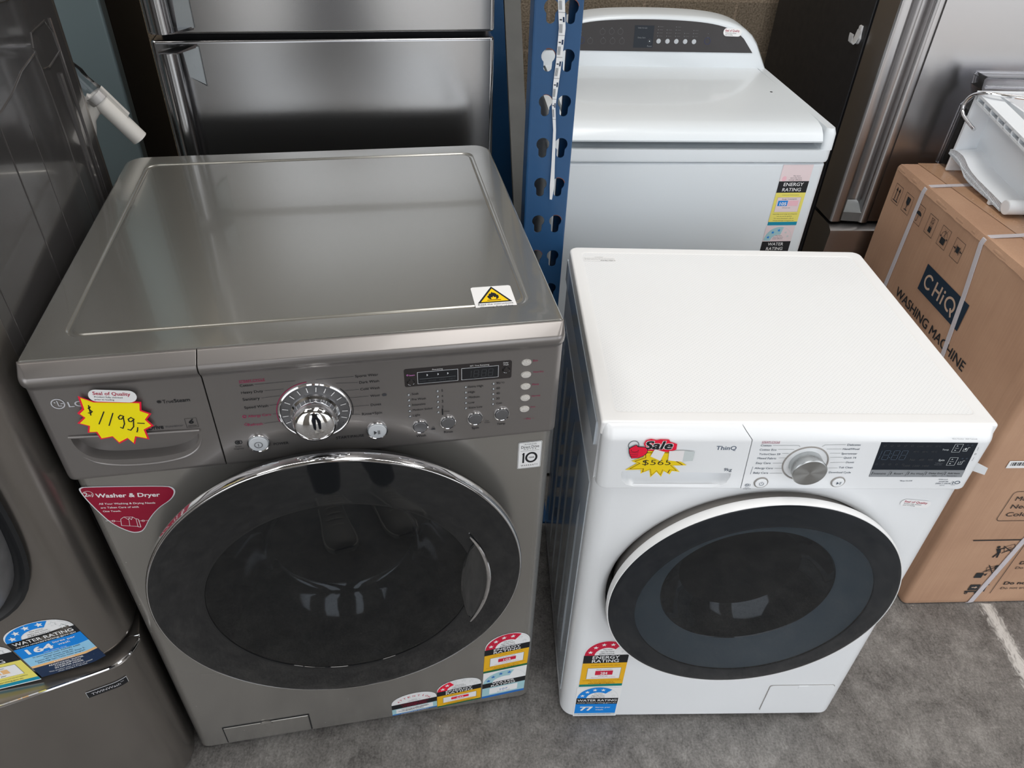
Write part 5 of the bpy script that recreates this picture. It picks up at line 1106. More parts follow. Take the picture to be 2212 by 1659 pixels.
# ------------------------------------------------------------------ stainless fridge in the middle
def build_fridge_mid():
    w, d, H = 0.6645, 0.64, 1.72
    T = thing('top_mount_fridge', 'stainless steel fridge with two doors and left bar handles behind the silver washer dryer', 'fridge', (-0.716, 1.487, 0), 0.21)
    b = MB(); rounded_slab(b, .006, w - .006, .075, d, .03, H, (.006,) * 4, .005, mat_steelside); b.box(.02, w - .02, .06, .10, .0, .06, mat_black); b.build('cabinet', T)
    b = MB(); b.box(.012, w - .012, .060, .078, .07, H - .01, mat_black); b.build('door_seal', T)
    for nm, z0, z1, hz0, hz1, flip in (('fridge_door', .07, 1.1763, .55, 1.1664, 0), ('freezer_door', 1.1866, H, 1.1997, 1.58, 1)):
        b = MB(); rounded_slab(b, 0, w, 0.0, .062, z0, z1, (.010, .010, .003, .003), .006, mat_steel, bottom=True)
        dr = b.build(nm, T)
        # half-round bar standing on the door, its end swept back to a plate
        b = MB(); n = 26; L = []
        for i in range(n + 1):
            t = i / n; zz = hz0 + (hz1 - hz0) * t
            end = (1 - t) if not flip else t
            k = 1.0
            L.append([(.0376 + .0175 * k * cos(a), -.034 - .022 * k * sin(a) , zz) for a in [pi * 2 * j / 20 for j in range(20)]])
        b.loft(L, mat_steel)
        h = b.build('door_handle', dr)
        for (zz, s) in ((hz1, 1), (hz0, -1)):
            b = MB(); b.loft([[(.020, -.050, zz - s * .002), (.055, -.050, zz - s * .002), (.085, -.001, zz - s * .002), (.060, -.001, zz - s * .002)], [(.020, -.050, zz + s * .0005), (.055, -.050, zz + s * .0005), (.085, -.001, zz + s * .004), (.060, -.001, zz + s * .004)]], mat_steel)
            b.loft([[(.060, -.010, zz), (.088, -.001, zz), (.088, -.001, zz - s * .075), (.064, -.012, zz - s * .055)], [(.058, -.012, zz), (.086, -.004, zz), (.086, -.004, zz - s * .070), (.062, -.016, zz - s * .052)]], mat_galv)
            b.build('handle_bracket', h)
    return T
mat_steelside = pm('dark_fridge_side', s2l(48, 46, 46), rough=.45, metal=.2)
FRM = build_fridge_mid()

# ------------------------------------------------------------------ big fridge on the right
def build_fridge_right():
    w, d, H = 0.90, 0.60, 1.76
    T = thing('french_door_fridge', 'large stainless fridge with black side panel and recessed handle behind the carton', 'fridge', (0.835, 1.99, 0), 0.09)
    b = MB(); rounded_slab(b, 0, w, 0.0, d, .03, H, (.003, .003, .008, .008), .004, mat_fridgeside); b.box(.02, w - .02, .01, d - .05, .0, .05, mat_black); b.build('cabinet', T)
    b = MB(); b.box(.006, w - .006, -.014, .004, .06, H - .01, mat_black); b.build('door_seal', T)
    # left door: plan profile with a vertical hand channel near its edge, extruded upwards
    P = [(0.0, -.014), (.0, -.040), (.001, -.104), (.0025, -.109), (.006, -.1115), (.022, -.1120), (.030, -.1095), (.036, -.101), (.041, -.086), (.047, -.078), (.060, -.0755), (.072, -.0765), (.0775, -.081), (.079, -.090), (.0785, -.108), (.0805, -.1145), (.086, -.1180), (.097, -.1180), (.1035, -.1150), (.1060, -.110), (.1095, -.1080), (.20, -.1090), (.449, -.1095), (.449, -.014)]
    b = MB(); b.loft([[(p[0], p[1], zz) for p in P] for zz in (.686, H)], mat_steel_r); dl = b.build('fridge_door', T, angle=50)
    b = MB(); b.loft([[(.032, -.106, .687), (.036, -.078, .687), (.080, -.078, .687), (.080, -.113, .687)], [(.032, -.106, .712), (.036, -.078, .735), (.080, -.078, .735), (.080, -.113, .712)]], mat_galv); b.build('handle_end_cap', dl)
    b = MB(); b.box(.451, w, -.1095, -.014, .686, H, mat_steel_r, .006); b.build('fridge_door', T)
    # freezer drawer with a sloping finger ledge
    Q = [(-.014, .33), (-.014, .676), (-.075, .678), (-.112, .6775), (-.130, .668), (-.132, .660), (-.130, .640), (-.122, .33)]
    b = MB(); b.loft([[(x, p[0], p[1]) for p in Q] for x in (.0, w)], mat_steel_r); b.build('freezer_drawer', T)
    b = MB(); b.box(0, w, -.120, -.014, .06, .322, mat_steel_r, .006); b.build('freezer_drawer', T)
    # stick-on hook
    hk = MB(); c = Vector((0, .030, 1.130))
    hk.loft([[(-.0005, c.y + p[0], c.z + p[1]) for p in [(-.007, .017), (.007, .017), (.009, 0), (.013, -.012), (.008, -.024), (0, -.027), (-.008, -.024), (-.013, -.012), (-.009, 0)]], [(-.0050, c.y + p[0] * .85, c.z + p[1] * .9) for p in [(-.007, .017), (.007, .017), (.009, 0), (.013, -.012), (.008, -.024), (0, -.027), (-.008, -.024), (-.013, -.012), (-.009, 0)]]], mat_alarm)
    hk.ribbon([(-.004, c.y, c.z + .006), (-.0065, c.y, c.z - .010), (-.010, c.y, c.z - .021), (-.015, c.y, c.z - .025), (-.020, c.y, c.z - .021), (-.0215, c.y, c.z - .010), (-.0215, c.y, c.z - .002)], .020, .0022, mat_alarm, (0, 1, 0))
    hk.build('adhesive_hook', T)['label'] = 'small frosted plastic hook stuck on the black side'
    return T
FRR = build_fridge_right()

# ------------------------------------------------------------------ appliance glimpsed at the back left
T = thing('upright_freezer', 'tall upright freezer with pale blue-grey front and dark brown side behind the left machine', 'freezer', (-0.8665, 1.63, 0), 0.24)
b = MB(); rounded_slab(b, -.62, 0, .045, .36, .03, 1.70, (.003,) * 4, .004, mat_darkbrown); b.box(-.60, -.02, .06, .34, 0, .04, mat_black); b.build('cabinet', T)
b = MB(); rounded_slab(b, -.62, 0, 0.0, .043, .06, 1.70, (.006, .006, .002, .002), .006, mat_bluegrey, bottom=True); b.build('freezer_door', T)

# ------------------------------------------------------------------ pallet rack upright
def build_rack():
    T = thing('rack_upright', 'blue painted steel rack post with keyhole slots between the two front washers', 'rack', (0.02, 1.36, 0), 0.1)
    x0, x1, H, t = -.011, .0735, 2.4, .002
    holes_x = (.0183, .0525); zs = [.043 + .0777 * k for k in range(30)]
    def keyhole(cx, cz):
        R, r, L = .0122, .0078, .026
        out = []
        a0 = math.asin(r / R)
        for i in range(15): a = -pi / 2 + a0 + (2 * pi - 2 * a0) * i / 14; out.append((cx + R * cos(a), cz + R * sin(a)))
        for i in range(1, 8): a = pi + pi * i / 8; out.append((cx + r * cos(a), cz - L + r + r * sin(a)))
        return out
    # front web pierced by two rows of keyholes, built cell by cell
    b = MB()
    xm = (holes_x[0] + holes_x[1]) / 2
    zc = [0.0] + [(zs[i] + zs[i + 1]) / 2 - .007 for i in range(len(zs) - 1)] + [H]
    for k, z in enumerate(zs):
        za, zb = zc[k], zc[k + 1]
        for cxh, xa, xb in ((holes_x[0], x0 + .004, xm), (holes_x[1], xm, x1 - .003)):
            kh = keyhole(cxh, z + .004); n = len(kh)
            angs = [atan2(p[1] - z, p[0] - cxh) for p in kh]
            def edge(a):
                c, s = cos(a), sin(a); tt = []
                if c > 1e-9: tt.append((xb - cxh) / c)
                if c < -1e-9: tt.append((xa - cxh) / c)
                if s > 1e-9: tt.append((zb - z) / s)
                if s < -1e-9: tt.append((za - z) / s)
                tt = min(tt); return (cxh + c * tt, z + s * tt)
            pts = [(a % (2 * pi), p) for a, p in zip(angs, kh)]
            for ca in [atan2(q - z, p - cxh) % (2 * pi) for p in (xa, xb) for q in (za, zb)]:
                # insert a hole point on the keyhole outline in the same direction
                best = None
                for i in range(n):
                    p, q2 = kh[i], kh[(i + 1) % n]; d1 = Vector((q2[0] - p[0], q2[1] - p[1])); dc = Vector((cos(ca), sin(ca)))
                    den = d1.x * dc.y - d1.y * dc.x
                    if abs(den) < 1e-12: continue
                    e = Vector((cxh - p[0], z - p[1])); u = (e.x * dc.y - e.y * dc.x) / den; v = (e.x * d1.y - e.y * d1.x) / den
                    if -1e-6 <= u <= 1 + 1e-6 and v > 0: best = (p[0] + d1.x * u, p[1] + d1.y * u)
                if best: pts.append((ca, best))
            pts.sort(key=lambda q: q[0])
            inner = [p for a, p in pts]; outer = [edge(a) for a, p in pts]
            b.loft([[(p[0], 0, p[1]) for p in outer], [(p[0], 0, p[1]) for p in inner], [(p[0], t, p[1]) for p in inner], [(p[0], t, p[1]) for p in outer]], mat_rack, caps=(False, False))
            if (k * 7 + (1 if cxh > xm else 0)) % 5 in (0, 3):
                kr = [(cxh + (p[0] - cxh) * 1.10, z + .002 + (p[1] - z - .002) * 1.08) for p in kh]
                rust = MB(); rust.loft([[(p[0], -.0002, p[1]) for p in kh[3:9]], [(p[0], -.0002, p[1]) for p in kr[3:9]]], mat_rust, caps=(False, False), closed=False); rust.build('rust_patch', T)
    # rounded edges, side flanges and returns
    def strip(prof): b.loft([[(p[0], p[1], zz) for p in prof] for zz in (0, H)], mat_rack, closed=False, caps=(False, False))
    strip([(x0 + .004, 0), (x0 + .0015, .0008), (x0, .004), (x0, .058), (x0 + .014, .060), (x0 + .014, .072)])
    strip([(x1 - .003, 0), (x1 - .0008, .0006), (x1, .003), (x1, .050), (x1 - .016, .052), (x1 - .016, .064)])
    b.build('front_post', T, angle=30)
    b = MB(); b.box(x0 - .02, x1 + .02, -.006, .09, 0, .006, mat_rack); b.build('base_plate', T)
    # rear post and the zig-zag bracing channels
    b = MB(); b.loft([[(p[0] - .034, p[1] + .80, zz) for p in [(x0, .0), (x1, .0), (x1, .002), (x0 + .002, .002), (x0 + .002, .06), (x0, .06)]] for zz in (0, H)], mat_rack)
    b.build('rear_post', T)
    for (y0, z0, y1, z1) in ((.065, .78, .80, 1.86), (.80, .30, .065, .74)):
        b = MB(); a = Vector((0.0, y0, z0)); c = Vector((-.045 if z1 > 1 else 0.0, y1, z1)); dz = (c - a).normalized(); ax = Vector((1, 0, 0)); ay = dz.cross(ax).normalized()
        L = []
        for q in (a, c): L.append([q + ax * u + ay * v for u, v in ((-.017, -.012), (.017, -.012), (.017, .012), (.015, .012), (.015, -.010), (-.015, -.010), (-.015, .012), (-.017, .012))])
        b.loft(L, mat_brace); b.build('brace', T)
    b = MB(); b.lathe([(.008, -.004), (.008, .004)], (x0 - .002, .064, .80), mat_galv, 'x', 6, (True, True)); b.build('brace_bolt', T)
    return T
RACK = build_rack()
# printed paper strip taped on the post
S = thing('label_strip', 'long white printed paper strip hanging down the face of the blue post', 'paper strip', (0.02, 1.36, 0), 0.1)
path = [(.0335, -.0030, 1.40), (.0340, -.0030, 1.302), (.0385, -.0050, 1.259), (.0370, -.0040, 1.207), (.0345, -.0030, 1.168), (.0330, -.0045, 1.128), (.0375, -.0060, 1.086), (.0395, -.0050, 1.016), (.0400, -.0070, .979), (.0390, -.0100, .952)]
wd_ = [.0115, .0115, .0110, .0100, .0095, .0062, .0050, .0062, .0085, .0040]
b = MB(); L = []
for p, k in zip(path, wd_): L.append([(p[0] - k / 2, p[1] + .0008, p[2]), (p[0] + k / 2, p[1] - .0010, p[2]), (p[0] + k / 2, p[1] - .0014, p[2]), (p[0] - k / 2, p[1] + .0004, p[2])])
b.loft(L, mat_tape); st = b.build('strip_paper', S)
def strip_map(u, v, h):
    for i in range(len(path) - 1):
        (xa, ya, za), (xb, yb, zb) = path[i], path[i + 1]
        if zb <= v <= za or i == len(path) - 2:
            t = (za - v) / (za - zb); x = xa + (xb - xa) * t; y = ya + (yb - ya) * t; k = wd_[i] + (wd_[i + 1] - wd_[i]) * t
            return (x + u * k, y + .0004 - .0018 * (u + .5) - h, v)
D = Decal(strip_map, base=.0006)
for k in range(8):
    z = 1.385 - .0355 * k
    D.rect(.12, .38, z - .010, z - .002, 'navy', 0); D.rect(-.36, .02, z - .0075, z - .0055, 'darkgrey', 0)
    for j in range(5): D.rect(-.40 + .10 * j, -.35 + .10 * j, z - .027, z - .013, 'midgrey', 0)
    D.rect(-.5, .5, z - .0310, z - .0303, 'midgrey', 0)
D.build('strip_print', S)

# ------------------------------------------------------------------ carton with a washing machine inside
def build_carton():
    w, d, H = 0.64, 0.704, 0.869
    T = thing('carton', 'brown cardboard washing machine carton with two white straps right of the white washer', 'carton', (1.005, 1.145, 0), 0.074)
    b = MB(); L = []
    for ins, z in ((.006, 0.0), (.001, .006), (0, .02), (0, H - .010), (.002, H - .004), (.008, H)):
        L.append(zl(rrect(ins, w - ins, ins, d - ins, (.012, .008, .008, .010), 4), z))
    b.loft(L, mat_card); bx = b.build('box', T, angle=50)
    b = MB()                                                              # flap edge just below the top on the left, worn
    n = 40
    b.loft([[(-.0004 - .0016 * random.random(), .012 + (d - .024) * i / n, H - .012 - .003 * random.random()) for i in range(n + 1)], [(.0035, .012 + (d - .024) * i / n, H + .0012 + .0008 * random.random()) for i in range(n + 1)], [(.016, .012 + (d - .024) * i / n, H + .0010) for i in range(n + 1)]], mat_card, closed=False, caps=(False, False))
    b.loft([[(.001, .016, z) for z in (.02, .86)], [(-.0012, .034 , .02), (-.0012, .034, .86)], [(-.0006, .050, .02), (-.0006, .050, .86)]], mat_card, closed=False, caps=(False, False))
    b.build('flap_edge', T)
    D = Decal(top_map(H), base=.0012); D.poly([(.05, .700), (.062, .53), (.080, .30), (.083, .02), (.150, .02), (.148, .30), (.130, .53), (.118, .700)], mat_packtape, 0); D.build('packing_tape', T)
    # straps
    for y0, y1, yb in ((.5560, .5595, .560), (.2990, .2560, .250)):
        b = MB(); r = .006
        P = [(.62, y0 + .05, H + .0022), (.20, y0 + .02, H + .0022), (.06, y0 + .004, H + .0022), (.010, y0, H + .0015), (.001, y0, H - .004), (-.0018, y0, H - .016), (-.0018, (y0 + y1) / 2, .74), (-.0018, y1, .59), (-.0018, yb, .03), (.002, yb, -.001 + .002)]
        b.ribbon(P, .0135, .0012, mat_strap, (0, 1, 0)); b.build('strap', T)
    b = MB(); P = [(.330, -.0018, .862), (.330, -.0018, .70), (.260, -.0018, .46), (.2025, -.0018, .2495), (.176, -.0018, .010), (.174, .002, .0015)]
    b.ribbon(P, .0135, .0012, mat_strap, (1, 0, 0)); b.build('strap', T)
    # ---- print on the left side
    m = left_map(0.0)
    D = Decal(m, base=.0016)
    N_ = lambda y: -y
    icx = [.654, .5990 , .5399, .4793, .4195, .3590]
    zc = .806
    def new_symbol(u):
        q = Decal(m, base=.0016); q.frame(u - .0180, u + .0180, zc - .023, zc + .023, .0009, 'boxblack', 0); return q
    u = -icx[0]; D = new_symbol(u)
    for k in (-.006, .006): D.line([(u + k, zc - .013), (u + k, zc + .012)], .0024, 'boxblack', 0); D.poly([(u + k - .0042, zc + .008), (u + k + .0042, zc + .008), (u + k, zc + .018)], 'boxblack', 0)
    D.rect(u - .012, u + .012, zc - .018, zc - .0155, 'boxblack', 0)
    D.build('handling_symbol', T)
    u = -icx[1]; D = new_symbol(u); D.poly([(u - .008, zc + .016), (u + .008, zc + .016), (u + .0075, zc + .002), (u + .003, zc - .003), (u + .0008, zc - .003), (u - .0008, zc - .003), (u - .003, zc - .003), (u - .0075, zc + .002)], 'boxblack', 0); D.rect(u - .0009, u + .0009, zc - .015, zc - .003, 'boxblack', 1); D.rect(u - .007, u + .007, zc - .0165, zc - .0145, 'boxblack', 0)
    D.build('handling_symbol', T)
    u = -icx[2]; D = new_symbol(u); D.ell(u, zc - .001, .012, .009, 'boxblack', 0, 0, pi); D.line([(u, zc - .001), (u, zc - .016), (u - .003, zc - .018), (u - .0055, zc - .015)], .0012, 'boxblack', 0)
    for k in range(9): D.line([(u - .008 + .0025 * k * .8, zc + .012 + .003 * (k % 3)), (u - .0085 + .0025 * k * .8, zc + .0105 + .003 * (k % 3))], .0008, 'boxblack', 0)
    D.build('handling_symbol', T)
    u = -icx[3]; D = new_symbol(u); D.rect(u - .006, u + .006, zc - .016, zc - .003, 'boxblack', 0); D.frame(u - .006, u + .006, zc - .001, zc + .006, .0008, 'boxblack', 0); D.frame(u - .006, u + .006, zc + .008, zc + .018, .0008, 'boxblack', 0); D.line([(u - .006, zc + .008), (u + .006, zc + .018)], .0008, 'boxblack', 0); D.line([(u - .006, zc + .018), (u + .006, zc + .008)], .0008, 'boxblack', 0); D.text('6', u - .0012, u + .0012, zc + .0025, 'boxblack', 0, h=.004)
    D.build('handling_symbol', T)
    u = -icx[4]; D = new_symbol(u); D.rect(u - .009, u + .009, zc - .016, zc - .001, 'boxblack', 0); D.ring(u, zc + .002, .0108, .0118, .0116, .0126, 'boxblack', 0, .1, pi - .1)
    for k in (-.5, 0, .5): D.line([(u - .008 * k, zc + .001), (u + .016 * k, zc + .020)], .0007, 'boxblack', 0)
    for k in (-1, 1): D.poly([(u + k * .0135, zc - .004), (u + k * .0095, zc + .001), (u + k * .0150, zc + .002)], 'boxblack', 0)
    D.build('handling_symbol', T)
    u = -icx[5]; D = new_symbol(u); D.rect(u - .0055, u + .0055, zc - .006, zc + .008, 'boxblack', 0)
    for k in (-1, 1):
        D.line([(u + k * .0072, zc - .008), (u + k * .0072, zc + .010)], .0012, 'boxblack', 0); D.poly([(u + k * .0085, zc + .001), (u + k * .0125, zc + .0045), (u + k * .0125, zc - .0025)], 'boxblack', 0); D.line([(u + k * .012, zc + .001), (u + k * .0165, zc + .001)], .0018, 'boxblack', 0)
    D.build('handling_symbol', T); D = Decal(m, base=.0016)
    # logo plate
    a0, a1, z0, z1 = -.4335, -.2495, .6635, .7310
    D.rect(a0, a1, z0, z1, 'logonavy', 0)
    zc2 = .697; hh = .036; tk = .0058
    D.ring(-.4035, zc2, .0125, .0128, .0180, .0182, 'cardink', 1, .75, 2 * pi - .75)                    # C
    for x in (-.3770, -.3545): D.rect(x, x + tk, zc2 - hh / 2, zc2 + hh / 2, 'cardink', 1)               # H
    D.rect(-.3770, -.3490, zc2 - tk / 2, zc2 + tk / 2, 'cardink', 1)
    D.rect(-.3405, -.3405 + tk, zc2 - hh / 2, zc2 + .006, 'cardink', 1); D.ell(-.3376, zc2 + .0135, .0034, .0034, 'cardink', 1)   # i
    D.ring(-.3060, zc2, .0145, .0128, .0205, .0182, 'cardink', 1, -.75, 4.9); D.line([(-.2985, zc2 - .0070), (-.2895, zc2 - .0205)], tk, 'cardink', 1)  # Q
    D.build('logo_plate', T); D = Decal(m, base=.0016)
    D.text('WASHING MACHINE', -.5060, -.1800, .6140, 'boxblack', 0, bold=.012, h=.0230)
    D.build('side_lettering', T)
    # ---- print on the front
    D = Decal(front_map(0.0), base=.0016)
    D.rect(.0470, .0960, .4850, .5060, 'white', 0)
    for k in range(12): D.rect(.0530 + .0036 * k, .0545 + .0036 * k + .0008 * (k % 3), .4920, .5020, 'boxblack', 1)
    D.line(rrect(.1020, .4200, .3160, .4120, .010, 4), .0013, 'boxblack', 0, True)
    for t, x0, x1, z in (('Model:', .116, .1720, .3895), ('Net/Gross:', .1169, .2230, .3638), ('Colour:', .1173, .1960, .3379)): D.text(t, x0, x1, z, 'boxblack', 0, h=.0130)
    D.rect(.079, .560, .2470, .2505, 'boxblack', 0); D.line([(.2120, .2380), (.2120, .0440)], .0014, 'boxblack', 0)
    def tilted(cx, cz, wd, hg, a, fill, lay=0):
        c_, s_ = cos(a), sin(a); pts = [(cx + c_ * u - s_ * v, cz + s_ * u + c_ * v) for u, v in ((-wd, -hg), (wd, -hg), (wd, hg), (-wd, hg))]
        if fill: D.poly(pts, 'boxblack', lay)
        else: D.line(pts, .0013, 'boxblack', lay, True)
    def figure(x, z, k=1.0):
        D.ell(x, z + .018 * k, .0042 * k, .0042 * k, 'boxblack', 0); D.poly([(x - .004 * k, z + .013 * k), (x + .009 * k, z + .010 * k), (x + .013 * k, z - .002 * k), (x + .006 * k, z - .004 * k)], 'boxblack', 0)
        D.line([(x + .008 * k, z - .003 * k), (x + .002 * k, z - .018 * k)], .0040 * k, 'boxblack', 0); D.line([(x + .010 * k, z - .003 * k), (x + .012 * k, z - .019 * k)], .0040 * k, 'boxblack', 0); D.line([(x + .002 * k, z + .010 * k), (x + .016 * k, z + .014 * k)], .0030 * k, 'boxblack', 0)
    figure(.1530, .2050); tilted(.1810, .2190, .012, .010, .45, False); D.line([(.1780, .2180), (.1840, .2230)], .0016, 'boxblack', 0); D.line([(.1650, .2260), (.1990, .2000)], .0022, 'boxblack', 0); D.line([(.1700, .2010), (.1990, .2260)], .0022, 'boxblack', 0)
    tilted(.1510, .1170, .0095, .0095, 0, True); tilted(.1700, .1420, .010, .008, .25, False); figure(.1820, .1330); D.line([(.1560, .1300), (.1900, .1560)], .0022, 'boxblack', 0); D.line([(.1600, .1560), (.1860, .1180)], .0022, 'boxblack', 0); D.poly([(.1610, .1180), (.1700, .1250), (.1680, .1150)], 'boxblack', 0)
    tilted(.1600, .0690, .0130, .0110, 0, True); D.poly([(.1530, .0680), (.1620, .0680), (.1620, .0650), (.1680, .0695), (.1620, .0740), (.1620, .0710), (.1530, .0710)], 'cardink', 1); D.rect(.1420, .1800, .0500, .0550, 'boxblack', 0); D.ring(.1480, .0465, .0020, .0020, .0042, .0042, 'boxblack', 0); D.ell(.1740, .0465, .0042, .0042, 'boxblack', 0); D.line([(.1740, .0520), (.1800, .0830)], .0024, 'boxblack', 0); figure(.1820, .0680, .8)
    for t, x0, x1, z, bd in (('Do not push from one side', .2341, .4600, .1630, .02), ('Do not push or tilt the carton', .2316, .4300, .1440, 0), ('Do not transport lying down', .2305, .4900, .0840, .02), ('Do not transport on its side or with a trolley', .2309, .5100, .0640, 0)): D.text(t, x0, x1, z, 'boxblack', 0, bold=bd, h=.0110 if bd else .0085)
    D.build('front_print', T)
    return T
CARTON = build_carton()

# ------------------------------------------------------------------ freezer bins on the carton
Ky = 0.074
B = thing('freezer_tray', 'white plastic freezer tray with ribbed rail lying on its side on the carton', 'tray', (1.005, 1.145, 0.8715), Ky)
zb = 0.869; X0 = .097; tl = .155                                          # the tray leans down towards the viewer
def by(y, z): return (y, z - zb)
YE, YS = .655, .12
def lean(y): return (YE - y) * tl
b = MB()                                                                 # end wall, back panel, upper rim
b.loft([[(x, YE, .002), (x, YE - .006, .002), (x, YE - .008, .190), (x, YE, .192)] for x in (X0, X0 + .150)], mat_binwhite)
b.build('end_wall', B)
b = MB(); b.loft([[(X0 + .052 + .03 * 0, y, zz) for (y, zz) in ((YE - .004, .006), (YS, .0 + .012), (YS, .175 - lean(YS) + .06), (YE - .004, .186))], [(X0 + .058, y, zz) for (y, zz) in ((YE - .004, .006), (YS, .012), (YS, .175 - lean(YS) + .06), (YE - .004, .186))]], mat_binwhite)
b.build('base_panel', B)
b = MB(); z0 = .172                                                        # slotted rim: two lips with cross webs
def slab(x0, x1, za, zc_, y0=YE - .010, y1=YS): b.loft([[(x0, y0, za - (YE - y0) * tl), (x1, y0, za - (YE - y0) * tl), (x1, y0, zc_ - (YE - y0) * tl), (x0, y0, zc_ - (YE - y0) * tl)], [(x0, y1, za - lean(y1)), (x1, y1, za - lean(y1)), (x1, y1, zc_ - lean(y1)), (x0, y1, zc_ - lean(y1))]], mat_binwhite)
slab(X0 - .003, X0, .172, .177); slab(X0 - .003, X0, .186, .192); slab(X0, X0 + .040, .188, .192); slab(X0, X0 + .050, .172, .175)
for k in range(16):
    y = YE - .015 - .031 * k
    if y > YS: slab(X0 - .003, X0 + .03, .173, .190, y, y - .003)
b.build('slotted_rim', B)
b = MB()                                                                 # ribbed bottom rail with its wavy front
pts = [(.662, .0500, .0400), (.640, .0555, .0410), (.628, .0570, .0405), (.605, .0560, .0360), (.590, .0515, .0270), (.570, .0425, .0170), (.550, .0370, .0135), (.520, .0325, .0115), (.460, .0270, .0095), (.410, .0220, .0050)]
top = [(X0 - .004, y, zt) for y, zt, _ in pts]; inn = [(X0 + .055, y, zt + .006) for y, zt, _ in pts]
b.loft([[(X0 - .004, y, zt) for y, zt, _ in pts], [(X0 + .055, y, zt + .004) for y, zt, _ in pts], [(X0 + .055, y, zt) for y, zt, _ in pts], [(X0 - .002, y, zt - .004) for y, zt, _ in pts]], mat_binwhite, closed=False, caps=(False, False))
b.loft([[(X0 - .004, y, z1_ + .0025) for y, _, z1_ in pts], [(X0 + .03, y, z1_ + .0025) for y, _, z1_ in pts], [(X0 + .03, y, z1_) for y, _, z1_ in pts], [(X0 - .004, y, z1_) for y, _, z1_ in pts]], mat_binwhite, closed=True, caps=(False, False))
b.loft([[(X0 + .018, y, zt - .001) for y, zt, _ in pts], [(X0 + .018, y, z1_) for y, _, z1_ in pts], [(X0 + .020, y, z1_) for y, _, z1_ in pts], [(X0 + .020, y, zt - .001) for y, zt, _ in pts]], mat_binwhite, closed=True, caps=(False, False))
ys = []
for i in range(46):
    y = .660 - .0054 * i
    for (ya, ta, ba), (yb_, tb, bb) in zip(pts[:-1], pts[1:]):
        if yb_ <= y <= ya:
            t = (ya - y) / (ya - yb_); zt = ta + (tb - ta) * t; z1_ = ba + (bb - ba) * t
            b.box(X0 - .003, X0 + .019, y - .0008, y + .0008, z1_, zt - .001, mat_binwhite)
b.lathe([(.013, -.006), (.016, -.004), (.016, .040), (.013, .042)], (X0, .398, .0205), mat_binwhite, 'x', 20, (True, True))
b.box(X0 - .003, X0 + .012, .452, .462, -.0005 + .0005, .012, mat_binwhite, .002)
b.build('ribbed_rail', B)
b = MB(); b.loft([[(X0 + .05 , .44, .002), (X0 + .05, .13, .004), (X0 + .05, .13, .03), (X0 + .05, .42, .035)], [(X0 + .16, .45, .0005), (X0 + .16, .13, .0005), (X0 + .16, .13, .03), (X0 + .16, .45, .03)]], mat_binwhite); b.build('tray_front', B)

Cb = thing('clear_bin', 'transparent plastic fridge bin standing up behind the white freezer tray', 'bin', (1.005, 1.145, 0.869), Ky)
def plate(mb, poly, y0, y1, mat): mb.loft([[(p[0], y, p[1]) for p in poly] for y in (y0, y1)], mat)
b = MB(); out = [(.105, .0), (.108, .143), (.128, .168), (.116, .193), (.113, .214), (.118, .220), (.480, .222), (.480, .0)]
plate(b, out, .716, .719, mat_clearplastic); b.build('base_panel', Cb)
b = MB()
for (p, q) in zip(out[:5], out[1:6]):
    b.loft([[(p[0], .674, p[1]), (q[0], .674, q[1]), (q[0] + .003, .674, q[1]), (p[0] + .003, .674, p[1])], [(p[0], .719, p[1]), (q[0], .719, q[1]), (q[0] + .003, .719, q[1]), (p[0] + .003, .719, p[1])]], mat_clearplastic)
b.build('side_wall', Cb)
b = MB(); b.box(.116, .480, .662, .719, .2195, .2225, mat_clearplastic); b.box(.116, .480, .662, .665, .200, .2205, mat_clearplastic); b.tube([(.120, .664, .200), (.48, .664, .200)], .004, mat_clearplastic, 8); b.build('top_rail', Cb)

R_ = thing('bent_rod', 'bent chrome metal rod hooked over the white freezer tray', 'rod', (1.005, 1.145, 0.869), Ky)
def smooth(P, it=3):
    P = [Vector(p) for p in P]
    for _ in range(it):
        Q = [P[0]]
        for a, c in zip(P[:-1], P[1:]): Q += [a * .75 + c * .25, a * .25 + c * .75]
        P = Q + [P[-1]]
    return P
b = MB(); b.tube(smooth([(.088, .597, .124), (.089, .640, .132), (.090, .668, .140), (.090, .674, .160), (.091, .662, .182), (.094, .632, .1965), (.105, .615, .2000), (.150, .600, .1985), (.240, .58, .1950), (.42, .56, .190)]), .0042, mat_chrome, 12); b.build('rod', R_)
Hh = thing('plastic_hose', 'short curved white plastic hose behind the freezer tray at the right edge', 'hose', (1.005, 1.145, 0.869), Ky)
b = MB(); cxh, czh = .275, .075
b.tube([(cxh + .085 * cos(a), .688, czh + .085 * sin(a)) for a in [pi * 1.0 - pi * 1.25 * i / 30 + .55 for i in range(31)]], .0085, mat_pipe, 14); b.build('hose', Hh)
